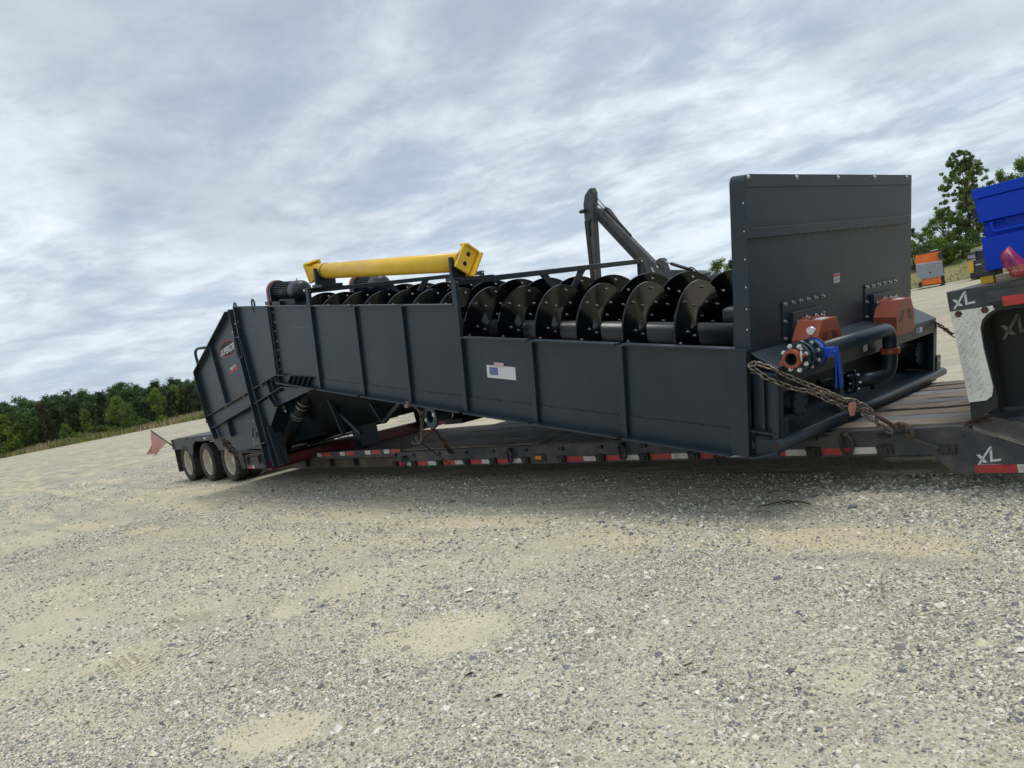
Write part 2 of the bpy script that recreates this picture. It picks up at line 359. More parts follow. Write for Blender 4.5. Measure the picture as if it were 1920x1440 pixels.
def GN(scale, det=4, rough=.6, st=None):
    k = n.new('ShaderNodeTexNoise'); k.inputs['Scale'].default_value = scale; k.inputs['Detail'].default_value = det; k.inputs['Roughness'].default_value = rough
    if st:
        mp = n.new('ShaderNodeMapping'); mp.inputs['Scale'].default_value = st; l.new(geo.outputs['Position'], mp.inputs[0]); l.new(mp.outputs[0], k.inputs[0])
    else: l.new(geo.outputs['Position'], k.inputs[0])
    return k.outputs[0]
def GR(x, a, bb, lo=0, hi=1):
    k = n.new('ShaderNodeMapRange'); l.new(x, k.inputs[0]); k.inputs['From Min'].default_value = a; k.inputs['From Max'].default_value = bb; k.inputs['To Min'].default_value = lo; k.inputs['To Max'].default_value = hi; return k.outputs[0]
spx = n.new('ShaderNodeSeparateXYZ'); l.new(geo.outputs['Position'], spx.inputs[0])
def GV(scale):
    k = n.new('ShaderNodeTexVoronoi'); k.inputs['Scale'].default_value = scale; l.new(geo.outputs['Position'], k.inputs[0]); return k
sa_ = n.new('ShaderNodeAttribute'); sa_.attribute_name = 'sand'
v1 = GV(55); v2 = GV(120); sp1 = n.new('ShaderNodeSeparateColor'); l.new(v1.outputs['Color'], sp1.inputs[0]); sp2 = n.new('ShaderNodeSeparateColor'); l.new(v2.outputs['Color'], sp2.inputs[0])
stone = GM(sp1.outputs[0], (.26, .255, .235), (.62, .59, .51)); stone = GM(GR(sp1.outputs[1], .72, .76), stone, (.72, .68, .58)); stone = GM(GR(sp1.outputs[2], .84, .87), stone, (.17, .185, .20))
small = GM(sp2.outputs[0], (.26, .245, .20), (.64, .59, .47))
grv = GM(GR(GN(30, 3), .42, .58), stone, small)
sandc = GM(GR(GN(3.0, 6, .65), .3, .7), (.56, .505, .385), (.71, .65, .50)); sandc = GM(GR(GN(160, 2), .35, .65), sandc, GM(.22, sandc, (.28, .25, .19)))
sandc = GM(GR(sp2.outputs[1], .80, .84), sandc, GM(.5, sandc, (.33, .33, .30)))
drift = GR(GN(.09, 5, .62, (1, 1.8, 1)), .42, .62); drift2 = GR(GN(.45, 5, .65, (1, 2.4, 1)), .45, .62)
dust = G('MULTIPLY', GR(GN(9, 5, .7), .35, .62), .55)
f_ = G('ADD', G('MULTIPLY', sa_.outputs['Fac'], .95), G('MULTIPLY', dust, .35), True)
colr = GM(f_, grv, sandc)
far_ = GR(G('SQRT', G('ADD', G('MULTIPLY', spx.outputs[0], spx.outputs[0]), G('MULTIPLY', spx.outputs[1], spx.outputs[1]))), 9, 22)
colr = GM(G('MULTIPLY', far_, .62), colr, (.335, .32, .265)); colr = GM(G('MULTIPLY', drift, .28), colr, (.55, .485, .35)); colr = GM(G('MULTIPLY', drift2, .30), colr, (.36, .36, .345))
trk = GR(GN(1.0, 5, .62, (.16, 1.5, 1)), .47, .60); trk2 = GR(GN(1.0, 6, .68, (.5, 2.2, 1)), .50, .60); blot = GR(GN(.22, 6, .68), .48, .60)
mid_ = GR(G('SQRT', G('ADD', G('MULTIPLY', spx.outputs[0], spx.outputs[0]), G('MULTIPLY', spx.outputs[1], spx.outputs[1]))), 6, 12)
wide = GR(GN(.35, 6, .66, (.35, 1.3, 1)), .47, .58); wide2 = GR(GN(.6, 7, .7, (.3, 1.6, 1)), .50, .60)
colr = GM(G('MULTIPLY', G('MULTIPLY', wide, mid_), .42), colr, (.29, .28, .24)); colr = GM(G('MULTIPLY', G('MULTIPLY', wide2, mid_), .40), colr, (.50, .455, .35))
def circ(p, q, r):
    ax, ay, bx, by, cx, cy = p.x, p.y, q.x, q.y, r.x, r.y; d = 2*(ax*(by-cy)+bx*(cy-ay)+cx*(ay-by)); a2, b2, c2_ = ax*ax+ay*ay, bx*bx+by*by, cx*cx+cy*cy
    ux = (a2*(by-cy)+b2*(cy-ay)+c2_*(ay-by))/d; uy = (a2*(cx-bx)+b2*(ax-cx)+c2_*(bx-ax))/d; return ux, uy, math.hypot(ax-ux, ay-uy)
for P3, wd3 in (((atz(60, 885), atz(200, 935), atz(470, 958)), .35), ((atz(20, 925), atz(150, 985), atz(420, 1005)), .28), ((atz(150, 900), atz(300, 925), atz(520, 915)), .35)):
    ux, uy, R3 = circ(*P3); dx = G('SUBTRACT', spx.outputs[0], ux); dy = G('SUBTRACT', spx.outputs[1], uy); rr3 = G('SUBTRACT', G('ADD', G('SQRT', G('ADD', G('MULTIPLY', dx, dx), G('MULTIPLY', dy, dy))), G('MULTIPLY', GN(.5, 3), .8)), R3+.4)
    ringm = GR(G('ABSOLUTE', rr3), wd3, wd3*.35); nz3 = GR(GN(.7, 4), .40, .55); colr = GM(G('MULTIPLY', G('MULTIPLY', ringm, nz3), .55), colr, (.60, .51, .355))
    edge3 = GR(G('ABSOLUTE', G('SUBTRACT', G('ABSOLUTE', rr3), wd3*1.1)), wd3*.35, wd3*.1); colr = GM(G('MULTIPLY', G('MULTIPLY', edge3, nz3), .35), colr, (.26, .25, .22))
colr = GM(G('MULTIPLY', G('MULTIPLY', trk, far_), .55), colr, (.60, .52, .37)); colr = GM(G('MULTIPLY', G('MULTIPLY', trk2, far_), .75), colr, (.25, .245, .22)); colr = GM(G('MULTIPLY', G('MULTIPLY', blot, far_), .5), colr, (.33, .325, .29))
def chev(px_, py_, ru, rv, k_):
    o_ = atz(px_, py_); e_ = (atz(px_+50, py_-9)-o_).normalized(); f2 = Vector((-e_.y, e_.x, 0))
    dx = G('SUBTRACT', spx.outputs[0], o_.x); dy = G('SUBTRACT', spx.outputs[1], o_.y)
    u_ = G('ADD', G('MULTIPLY', dx, e_.x), G('MULTIPLY', dy, e_.y)); v_ = G('ADD', G('MULTIPLY', dx, f2.x), G('MULTIPLY', dy, f2.y))
    wv = G('SINE', G('MULTIPLY', G('ADD', G('ADD', G('MULTIPLY', G('ABSOLUTE', u_), 1.15), G('MULTIPLY', v_, -1.0)), G('MULTIPLY', GN(14, 3), .05)), k_))
    un = G('DIVIDE', u_, ru); vn_ = G('DIVIDE', v_, rv); rr_ = G('SQRT', G('ADD', G('MULTIPLY', un, un), G('MULTIPLY', vn_, vn_)))
    return G('MULTIPLY', GR(wv, -.2, .6), GR(G('ADD', rr_, GR(GN(5, 4), .3, .7, -.35, .35)), 1.0, .6))
cv = G('ADD', chev(243, 1250, .36, .30, 75), chev(350, 1160, .30, .25, 60), True)
colr = GM(G('MULTIPLY', cv, .5), colr, (.27, .22, .15))
red = GR(GN(.8, 4, .6), .66, .72); colr = GM(G('MULTIPLY', red, .15), colr, (.45, .28, .16))
colr = GM(1.0, colr, (1.03, 1.01, .915), 'MULTIPLY'); l.new(colr, b.inputs['Base Color'])
bp = n.new('ShaderNodeBump'); bp.inputs['Strength'].default_value = .9; bp.inputs['Distance'].default_value = .012
hgt = G('ADD', G('MULTIPLY', G('SUBTRACT', 1.0, v1.outputs['Distance']), G('SUBTRACT', 1.0, G('MULTIPLY', f_, .85))), G('SUBTRACT', G('MULTIPLY', GN(70, 5, .7), .6), G('MULTIPLY', cv, .9))); l.new(hgt, bp.inputs['Height'])
bp2 = n.new('ShaderNodeBump'); bp2.inputs['Strength'].default_value = .7; bp2.inputs['Distance'].default_value = .10; l.new(G('ADD', GN(4, 5, .6), G('MULTIPLY', GN(.9, 5, .6, (.4, 1.5, 1)), 1.6)), bp2.inputs['Height']); l.new(bp2.outputs[0], bp.inputs['Normal']); l.new(bp.outputs[0], b.inputs['Normal'])
me.materials.append(m)
# ------------------------------------------------------------------ loose stones
def meshfast(name, co, fc, tint, matname, smooth=False, tot=3):
    me = bpy.data.meshes.new(name); me.vertices.add(len(co)); me.vertices.foreach_set('co', co.astype(np.float32).reshape(-1))
    me.loops.add(fc.size); me.loops.foreach_set('vertex_index', fc.reshape(-1).astype(np.int32)); me.polygons.add(len(fc))
    me.polygons.foreach_set('loop_start', np.arange(0, fc.size, tot)); me.polygons.foreach_set('loop_total', np.full(len(fc), tot)); me.polygons.foreach_set('use_smooth', np.full(len(fc), smooth)); me.update(calc_edges=True)
    if tint is not None:
        a = me.attributes.new('tint', 'FLOAT_COLOR', 'POINT'); a.data.foreach_set('color', np.concatenate([tint, np.ones((len(tint), 1))], 1).astype(np.float32).reshape(-1))
    me.materials.append(MATS[matname]); return me
def stones(nn, region, size, sandfac):
    d0, d1 = region
    az = rng.uniform(-YAW*1.0-.72, -YAW+.78, nn*3); d = np.sqrt(rng.uniform(d0**2, d1**2, nn*3))
    x = d*np.sin(az); y = d*np.cos(az)      # az clockwise from +Y
    cl = fbm(x*1.6+70, y*1.6+21, 3)
    pr = (1-sandmask(x, y)*sandfac)*(.25+.75*sm(cl, .30, .60))
    keep = (rng.random(nn*3) < pr) & (y > .3) & ~((x > -20) & (x < 2) & (y > 6.2))
    x = x[keep][:nn]; y = y[keep][:nn]; k = len(x)
    s = size[0]*np.exp(rng.normal(0, .42, k)); s = np.clip(s, size[0]*.45, size[1])
    base = np.array([(1, 0, .1), (.45, .85, -.1), (-.55, .75, .12), (-1, -.05, -.1), (-.4, -.85, .1), (.55, -.8, 0), (.25, .2, .85), (-.3, -.15, .8)])
    fcs = np.array([(0, 1, 6), (1, 2, 6), (2, 7, 6), (2, 3, 7), (3, 4, 7), (4, 5, 7), (5, 6, 7), (5, 0, 6)])
    v = base[None]*(1+rng.normal(0, .17, (k, 8, 3))); v = v*s[:, None, None]; v[:, :, 2] *= rng.uniform(.30, .75, k)[:, None]; v[:, :, 1] *= rng.uniform(.55, 1, k)[:, None]
    v[:, :6, 2] -= s[:, None]*.12
    a = rng.uniform(0, 6.28, k); ca, sa2 = np.cos(a)[:, None], np.sin(a)[:, None]; vx = v[:, :, 0]*ca-v[:, :, 1]*sa2; vy = v[:, :, 0]*sa2+v[:, :, 1]*ca
    tx, ty = rng.normal(0, .25, k)[:, None], rng.normal(0, .25, k)[:, None]; vz = v[:, :, 2]+vx*tx+vy*ty
    h = height(x, y); co = np.stack([vx+x[:, None], vy+y[:, None], vz+h[:, None]+.001], -1).reshape(-1, 3)
    fc = (fcs[None]+np.arange(k)[:, None, None]*8).reshape(-1, 3)
    g = rng.uniform(.20, .60, k)**1.0; warm = rng.uniform(0, 1, k)
    tint = np.stack([g*(1.03+.08*warm), g*(1.0+.04*warm), g*(.92-.22*warm)], 1)
    lt = rng.random(k) < .20; tint[lt] = tint[lt]*.4+np.array([.54, .51, .43])
    dk = rng.random(k) < .20; tint[dk] = np.array([.13, .135, .14])*rng.uniform(.8, 1.5, (dk.sum(), 1))
    return co, fc, np.repeat(tint, 8, 0)
mat('stone', (1, 1, 1), .85, var=.12, vscale=60, attr='tint')
parts = [stones(60000, (2.0, 6.0), (.0072, .024), .94), stones(100000, (2.0, 5.2), (.0046, .010), .74), stones(60000, (6.0, 14), (.010, .032), .95), stones(30000, (13, 30), (.016, .045), .9), stones(900, (2.2, 7), (.020, .042), .8)]
off = 0; CO = []; FC = []; TI = []
for a, b_, c in parts: CO.append(a); FC.append(b_+off); TI.append(c); off += len(a)
o = bpy.data.objects.new('gravel', meshfast('gravel', np.concatenate(CO), np.concatenate(FC), np.concatenate(TI), 'stone')); COL.objects.link(o)
setp(o, kind='stuff', label='loose grey crushed stones scattered over the yard', category='gravel')
# ================================================================== SCREW WASHER
WSH = thing('screw_washer', WO, 'long dark blue-grey twin screw sand washer lying tilted on the lowboy trailer', 'screw washer')
P_ = 'washer_paint'
def wp(name, poly, w0, w1, m=P_, parent=WSH, bevel=0, **k):
    mb = MB(); wprism(mb, poly, w0, w1); return obj(name, mb, m, parent, bevel, **k)
def wbox(name, s0, s1, w0, w1, t0, t1, m=P_, parent=WSH, bevel=0, **k):
    mb = MB(); mb.box((s0, w0, t0), (s1, w1, t1), FW); return obj(name, mb, m, parent, bevel, **k)
WF = 3.06                      # inner face of the far tub wall
# --- near side: bays between the ribs
ribs = [0.03, 1.14, 2.25, 3.34, 4.39, 5.44, 6.60, 7.88]
seam = lambda s: .185-.010*s
for a, b in zip(ribs[:-1], ribs[1:]):
    top = .80 if b < 3.5 else 1.145
    wp('side_panel', [(a, seam(a)), (b, seam(b)), (b, top), (a, top)], 0, .008)
    wp('kick_plate', [(a, .0), (b, .0), (b, seam(b)), (a, seam(a))], -.006, .004)
    wbox('top_lip', a+.035, b-.035, -.06, .03, top, top+.012)
    wbox('bottom_flange', a+.03, b-.03, -.11, .0, -.012, .004)
rb = None
for i, s in enumerate(ribs):
    top = .79 if s < 3.2 else 1.14
    if i in (0, 3, 6): continue
    mb = MB(); mb.box((s-.033, -.040, .0), (s+.033, -.007, top), FW); obj('rib', mb, P_, WSH)
# welded beads on the seam
mb = MB()
for a, b in zip(ribs[:-1], ribs[1:]):
    x = a+.08
    while x < b-.1:
        ln = random.uniform(.1, .3); mb.bar(FW(x, -.008, seam(x)), FW(min(x+ln, b-.05), -.008, seam(min(x+ln, b-.05))), WA, .010, .008); x += ln+random.uniform(.05, .25)
obj('weld_beads', mb, P_, WSH, kind='stuff')
# small bolts in pairs low on the panels
mb = MB()
for s in (1.2, 2.31, 3.9):
    for t in (.05, .11): mb.lathe(FW(s, -.006, t), -WA, [(.006, 0), (.006, .002), (.0004, .002)], 8, False)
obj('bolt_holes', mb, 'black_print', WSH, kind='stuff')
# posts and crossbeams
wbox('end_post', -.075, .075, -.055, .0, -.01, .80, bevel=.004)
wbox('end_post_cap', -.09, .09, -.065, .06, .80, .812)
for s, top in ((3.34, 1.42), (6.60, 1.385)):
    wbox('post', s-.038, s+.038, -.045, .0, .0, top, bevel=.003)
    wbox('post', s-.03, s+.03, WF, WF+.06, .0, top)
    wbox('crossbeam', s-.03, s+.03, .0, WF+.06, top-.065, top-.005, bevel=.003)
    wbox('crossbeam_cap', s-.045, s+.045, -.065, .5, top-.004, top+.006)
    mb = MB()
    for wc, dw in ((1.30, .24), (1.95, -.24)):
        mb.prism([FW(s-.012, wc-.06, top-.066), FW(s-.012, wc+.06, top-.066), FW(s-.012, wc+dw+.05, top-.32), FW(s-.012, wc+dw-.03, top-.32)],
                 [FW(s+.012, wc-.06, top-.066), FW(s+.012, wc+.06, top-.066), FW(s+.012, wc+dw+.05, top-.32), FW(s+.012, wc+dw-.03, top-.32)])
    obj('gusset', mb, P_, WSH)
    mb = MB(); mb.bolt(FW(s-.034, -.02, top-.03), -SA, .012); mb.bolt(FW(s-.034, WF+.02, top-.03), -SA, .012); obj('bolts', mb, 'bolt_zinc', WSH, kind='stuff')
# far wall, end walls, floor
wp('far_wall', [(0, 0), (9.3, 0), (9.3, 1.14), (3.34, 1.14), (3.34, .8), (0, .8)], WF, WF+.01)
wbox('tail_wall', 7.95, 7.96, .01, WF, 0, 1.12)
mb = MB()
prof = [(.0, .45)]+[(.80-.60*math.cos(a), .71-.60*math.sin(a)) for a in [R(25+13*k) for k in range(11)]]+[(1.53, .45)]+[(2.26-.60*math.cos(a), .71-.60*math.sin(a)) for a in [R(25+13*k) for k in range(11)]]+[(WF, .45)]
for (wa_, ta_), (wb_, tb_) in zip(prof[:-1], prof[1:]):
    mb.add([FW(.19, wa_, ta_), FW(7.95, wa_, ta_), FW(7.95, wb_, tb_), FW(.19, wb_, tb_)], [(0, 1, 2, 3)], True)
obj('trough_floor', mb, 'washer_dark_and_shade', WSH)
# hull hanging below the tub at the left
hull = [(3.4, -.02), (4.0, -.20), (4.6, -.36), (5.6, -.42), (6.0, -.50), (6.7, -.68), (7.2, -.76), (8.5, -1.13), (8.95, -.9), (8.7, -.02)]
mb = MB(); K_ = len(hull); vs = []
for s_, t_ in hull: vs += [FW(s_, .12, -.014), FW(s_, .95, t_), FW(s_, 2.1, t_), FW(s_, 2.95, -.014)]
mb.add(vs, [(i*4+q, i*4+q+1, (i+1)*4+q+1, (i+1)*4+q) for i in range(K_-1) for q in range(3)]); obj('under_tank', mb, 'washer_dark_and_shade', WSH)  # near-black colour carries the shade beneath the tub
wbox('under_frame', 3.4, 8.4, .10, .22, -.05, -.0145, 'washer_dark_and_shade')
# --- the two screws
def helix(cw, k, hand, u0, u1, n, ri, ro, th, off):
    mb = MB(); s0 = .77+.565*k; p = .565
    def pt(i, r_, o):
        u = u0+(u1-u0)*i/n; a = 2*math.pi*u; ss = s0+p*(u if hand > 0 else 1-u)-(.0 if hand > 0 else .28)+off
        return FW(ss+o, cw-r_*math.cos(a), .71+r_*math.sin(a))
    for (ra, oa), (rb, ob) in (((ri, -th), (ro, -th)), ((ro, -th), (ro, th)), ((ro, th), (ri, th)), ((ri, th), (ri, -th))):
        vs = []
        for i in range(n+1): vs += [pt(i, ra, oa), pt(i, rb, ob)]
        mb.add(vs, [(2*i, 2*i+1, 2*i+3, 2*i+2) for i in range(n)], True)
    for i in (0, n): mb.add([pt(i, ri, -th), pt(i, ro, -th), pt(i, ro, th), pt(i, ri, th)], [(0, 1, 2, 3)])
    return mb
def flight(cw, k, hand): return helix(cw, k, hand, 0, 1, 72, .15, .50, .008, 0)
def shoe(cw, k, hand, j): return helix(cw, k, hand, j/6, (j+1)/6-.0006, 16, .33, .562, .009, -.016)
def screw(cw, hand, k0, k1):
    mb = MB(); mb.cyl(FW(.19, cw, .71), FW(7.9, cw, .71), .178, 40); sh = obj('screw_shaft', mb, 'shoe_black', WSH)
    protos = {}
    for k in range(k0, k1):
        d = SA*(.565*(k-k0))
        if k == k0: fl = protos['f'] = obj('flight', flight(cw, k, hand), 'screw_black', sh)
        else: fl = dup(protos['f'], d)
        for j in range(0, 6):
            if math.sin(2*math.pi*(j+.5)/6) < -.3: continue      # bottom of the turn stays bare in the trough
            if k == k0: protos[j] = obj('wear_shoe', shoe(cw, k, hand, j), 'screw_black', sh)
            else: dup(protos[j], d)
        if k == k0:
            mb = MB()
            for j in range(24):
                u = (j+.5)/24; a = 2*math.pi*u
                if math.sin(a) < -.45: continue
                ss = .77+.565*k+.565*(u if hand > 0 else 1-u)-(.0 if hand > 0 else .28)
                for r_ in ((.50,) if j % 3 == 0 else (.38,) if j % 3 == 1 else ()):
                    mb.bolt(FW(ss-.025, cw-r_*math.cos(a), .71+r_*math.sin(a)), -SA, .0105, .020)
                if j % 6 == 1: mb.bolt(FW(ss-.008, cw-.25*math.cos(a), .71+.25*math.sin(a)), -SA, .0105, .020)
            protos['b'] = obj('flight_bolts', mb, 'bolt_zinc', sh, kind='stuff')
        else: dup(protos['b'], d)
    return sh
screw(.80, 1, -1, 13)
screw(2.26, -1, 0, 13)
# --- drive motors at the tail end of the screws
for cw, spx in ((.80, 0), (2.26, 1)):
    a = wl(518, 543, .8)[0] if not spx else wl(*c2(560, 470), 2.26)[0]
    b = wl(571, 545, .8)[0] if not spx else wl(*c2(812, 470), 2.26)[0]
    tm = wl(545, 543, .8)[1] if not spx else wl(*c2(690, 465), 2.26)[1]
    r_ = .165; tm -= .02; a -= .0
    mo = MB(); mo.lathe(FW(b+.0, cw, tm), SA, [(.02, 0), (r_*.55, .0), (r_*.9, .03), (r_, .09), (r_, .28), (r_*.9, .29)], 28)
    mt = obj('drive_motor', mo, 'motor_black', WSH)
    mb = MB(); mb.cyl(FW(b+.29, cw, tm), FW(a-.15, cw, tm), r_*.78, 24)
    for q in range(28):
        an = 2*math.pi*q/28; dv = WA*math.cos(an)+TA*math.sin(an); c = FW((a+b)/2+.07, cw, tm)+dv*r_*.86
        mb.bar(c-SA*(a-b-.46)/2, c+SA*(a-b-.46)/2, dv, .008, r_*.2)
    obj('cooling_fins', mb, 'motor_black', mt, kind='stuff')
    mb = MB(); mb.box((a-.30, cw-.12, tm-r_-.09), (b+.15, cw+.12, tm-r_+.04), FW); mb.box((a-.45, cw-.18, 1.10), (a+.12, cw+.2, 1.16), FW); obj('motor_base', mb, 'motor_black', mt)
    mb = MB(); mb.tube([FW(b+.22, cw, tm+r_), FW(b+.22, cw, tm+r_+.05)], .008, 6); obj('lifting_stud', mb, 'bolt_zinc', mt)
    gp = [(-.18, .70), (.18, .70)]+[(.18*math.cos(R(15*q)), tm-.0+.18*math.sin(R(15*q))) for q in range(13)]
    mb = MB(); mb.prism([FW(a-.14, cw+x, t_) for x, t_ in gp], [FW(a-.07, cw+x, t_) for x, t_ in gp]); obj('belt_guard', mb, 'motor_black', WSH)
    mb = MB(); mb.prism([FW(a-.068, cw+x*1.04, t_+(.01 if t_ > 1 else 0)) for x, t_ in gp], [FW(a+.0, cw+x*1.04, t_+(.01 if t_ > 1 else 0)) for x, t_ in gp]); obj('belt_guard_cover', mb, 'guard_orange', WSH, .003)
# --- head plate
SP = -.08
PW = 2.985
mb = MB(); n = 6
outl = [(PW, .6), (PW, 2.045)]+[(PW-.0, 2.06)]+[(.06-.06*math.sin(R(90*k/n)), 2.0+.06*math.cos(R(90*k/n))) for k in range(n+1)]+[(0, .6)]
mb.prism([FW(SP, a, b) for a, b in outl], [FW(SP+.008, a, b) for a, b in outl]); obj('head_plate', mb, P_, WSH)
mb = MB(); pts = outl[:-1]+[(0, .812)]
rim = [(0, .812)]+[(.06-.06*math.cos(R(90*k/n)), 2.0+.06*math.sin(R(90*k/n))) for k in range(n+1)]+[(PW, 2.06), (PW, .8)]
for (a, b), (c, d) in zip(rim[:-1], rim[1:]):
    mb.add([FW(SP+.008, a, b), FW(.05, a, b), FW(.05, c, d), FW(SP+.008, c, d)], [(0, 1, 2, 3)], False)
obj('plate_return', mb, P_, WSH)
def onP(x, y, s=SP): return ws(x, y, s)
# top strip with slotted bolts
tl, bl = onP(*c6(132, 62)), onP(*c6(132, 150))
mb = MB(); mb.box((SP-.012, tl[0], bl[1]), (SP-.001, PW-.03, 2.05), FW); ts = obj('top_strip', mb, P_, WSH)
mb = MB(); mk = MB()
for x, y in ((143, 80), (480, 82), (767, 84), (1020, 82), (1243, 82)):
    a, b = onP(*c6(x, y)); mb.bolt(FW(SP-.012, a, b), -SA, .012, .014)
    mk.add([FW(SP-.0125, a-.004, b-.075), FW(SP-.0125, a+.004, b-.075), FW(SP-.0125, a+.004, b-.01), FW(SP-.0125, a-.004, b-.01)], [(0, 1, 2, 3)])
obj('bolts', mb, 'bolt_zinc', ts, kind='stuff'); obj('slots', mk, 'black_print', ts, kind='stuff')
q = [onP(*c6(137, 435)), onP(*c6(145, 503)), onP(*c6(1238, 405)), onP(*c6(1240, 350))]
t0 = (q[1][1]+q[2][1])/2; t1 = (q[0][1]+q[3][1])/2
mb = MB(); mb.box((SP-.045, q[0][0], t0), (SP-.001, q[3][0], t1), FW); br = obj('cross_bar', mb, P_, WSH, .003)
mb = MB(); mk = MB()
for i in range(22):
    a = q[0][0]+.06+i*(q[3][0]-q[0][0]-.12)/21; c = FW(SP-.0455, a, (t0+t1)/2+.01); mb.lathe(c, -SA, [(.006, 0), (.0003, .0003)], 8, False)
    if i % 1 == 0 and i > 4: mk.box((SP-.0459, a-.035, t0-.004), (SP-.03, a+.02, t0-.0005), FW)
obj('bar_holes', mb, 'black_print', br, kind='stuff'); obj('edge_notches', mk, 'black_print', br, kind='stuff')
mb = MB()
for t_ in (1.86, 1.66, 1.46, 1.26, 1.10, .95): mb.bolt(FW(SP+.02, -.001, t_), -WA, .0045, .005)
obj('side_bolts', mb, 'bolt_zinc', WSH, kind='stuff')
# warning sticker on the plate
def wdec(name, s, w0, t0, w1, t1, m, dz=.001, parent=WSH, **k):
    mb = MB(); mb.add([FW(s-dz, w0, t0), FW(s-dz, w1, t0), FW(s-dz, w1, t1), FW(s-dz, w0, t1)], [(0, 1, 2, 3)]); return obj(name, mb, m, parent, **k)
a, b = onP(*c6(749, 752)), onP(*c6(792, 808))
st = wdec('warning_sticker', SP, a[0], b[1], b[0], a[1], 'white_print', .001); wdec('sticker_header', SP, a[0]+.004, a[1]-.024, b[0]-.004, a[1]-.005, 'red_print', .002, st)
mb = MB()
for k in range(4): mb.add([FW(SP-.002, a[0]+.012, b[1]+.010+.010*k), FW(SP-.002, b[0]-.012, b[1]+.010+.010*k), FW(SP-.002, b[0]-.012, b[1]+.013+.010*k), FW(SP-.002, a[0]+.012, b[1]+.013+.010*k)], [(0, 1, 2, 3)])
obj('sticker_print', mb, 'black_print', st)
# bolted cover plates + bearing plates + orange guards, one per screw
def cover(cw, pxs, inner):
    wA, tA = onP(*pxs[0]); wB, tB = onP(*pxs[1])
    mb = MB(); mb.box((SP-.010, cw-.34, .62), (SP-.0005, cw+.34, tA+.012), FW); cp = obj('cover_plate', mb, P_, WSH)
    mb = MB()
    for i in range(6):
        mb.bolt(FW(SP-.010, cw-.31+.124*i, tA-.012), -SA, .0105, .020)
    for i in range(1, 4):
        mb.bolt(FW(SP-.010, cw-.31, tA-.012-.135*i), -SA, .0105, .020); mb.bolt(FW(SP-.010, cw+.31, tA-.012-.135*i), -SA, .0105, .020)
    obj('bolts', mb, 'bolt_zinc', cp, kind='stuff')
    mb = MB(); mb.box((SP-.05, cw-.245, .62), (SP-.0105, cw+.245, tA-.085), FW); bp_ = obj('bearing_plate', mb, P_, WSH, .003)
    mb = MB(); mw = MB()
    for dw, t_ in ((-.19, tA-.17), (-.05, tA-.145), (.10, tA-.15), (.2, tA-.16), (-.19, tA-.33)):
        mw.lathe(FW(SP-.05, cw+dw, t_), -SA, [(.026, 0), (.026, .006), (.0005, .0065)], 16, False); mb.bolt(FW(SP-.056, cw+dw, t_), -SA, .014, .022)
    obj('washer_rings', mw, P_, bp_, kind='stuff'); obj('bolts', mb, 'bolt_zinc', bp_, kind='stuff')
cover(.80, (c6(328, 965), c6(620, 908)), 0)
cover(2.26, (c6(913, 845), c6(1140, 800)), 0)
def guard(cw, dt=0):
    SG = -.315; F = lambda s, w_, t_: FW(s, cw+w_, t_+dt)
    hexa = [(-.18, .625), (.18, .625), (.205, .66), (.205, .80), (.115, .945), (-.115, .945), (-.205, .80), (-.205, .66)]
    mb = MB(); mb.prism([F(SP-.052, a-(.05 if a < 0 else 0), b) for a, b in hexa], [F(SG, a, b) for a, b in hexa]); g = obj('shaft_guard', mb, 'guard_orange', WSH, .004)
    disc = MB(); disc.lathe(F(SP-.05, -.01, .75), -SA, [(.215, 0), (.215, .012), (.001, .012)], 32, False); obj('guard_backing', disc, 'guard_orange', g)
    mk = MB()
    for sx in (-1, 1):
        for k in range(3):
            w_ = sx*(.085+.032*k); q4 = [(w_-.006, .745), (w_+.006, .745), (w_+.006-sx*.05, .845), (w_-.006-sx*.05, .845)]
            mk.prism([F(SG-.0015, a_, t_) for a_, t_ in q4], [F(SG+.002, a_, t_) for a_, t_ in q4])
    # slot in the sloped shoulder and top
    sl = lambda s, q, o: F(s, -.115-.09*q-o*.85, .945-.145*q+o*.53)
    mk.prism([sl(-.185, .0, .001), sl(-.215, .0, .001), sl(-.215, .42, .001), sl(-.20, .50, .001), sl(-.185, .42, .001)], [sl(-.185, .0, -.004), sl(-.215, .0, -.004), sl(-.215, .42, -.004), sl(-.20, .5, -.004), sl(-.185, .42, -.004)])
    mk.box((-.215, cw-.115, .942+dt), (-.185, cw-.02, .9462+dt), FW)
    obj('vent_slots', mk, 'black_print', g, kind='stuff')
    mb = MB(); mb.add([F(-.23, -.10, .9465), F(-.30, -.10, .9465), F(-.30, .04, .9465), F(-.23, .04, .9465)], [(0, 1, 2, 3)]); obj('guard_label', mb, 'white_print', g)
    return g
guard(.765, .0); guard(2.245, .0)
# --- head frame below the plate
SE = -.30; T0 = .20
wbox('ledge_floor', SE, .0, .0, 3.12, .135, .15)
wbox('inner_wall', .16, .17, .01, 3.05, .0, .79, 'washer_dark_and_shade')  # recess surfaces coloured near black to stand for the shade inside
wbox('end_cheek', SE+.052, .16, 3.0, 3.02, .152, .60, 'washer_dark_and_shade')
wbox('recess_floor', -.012, .16, .01, 3.05, .10, .11, 'washer_dark_and_shade')
mb = MB(); hb = [(SE, .54), (SE, .675), (SP-.001, .78), (SP-.001, .765), (SE+.02, .655), (SE+.02, .54)]; mb.prism([FW(a_, .0, t_) for a_, t_ in hb], [FW(a_, 3.03, t_) for a_, t_ in hb])
obj('head_beam', mb, P_, WSH, .003)
mb = MB(); mb.cyl(FW(SE-.005, -.075, .115), FW(SE-.005, 3.2, .115), .042, 24); obj('edge_pipe', mb, P_, WSH)
mb = MB(); mb.cyl(FW(SE-.005, -.078, .115), FW(SE-.005, -.07, .115), .034, 20); obj('pipe_bore', mb, 'black_print', WSH)
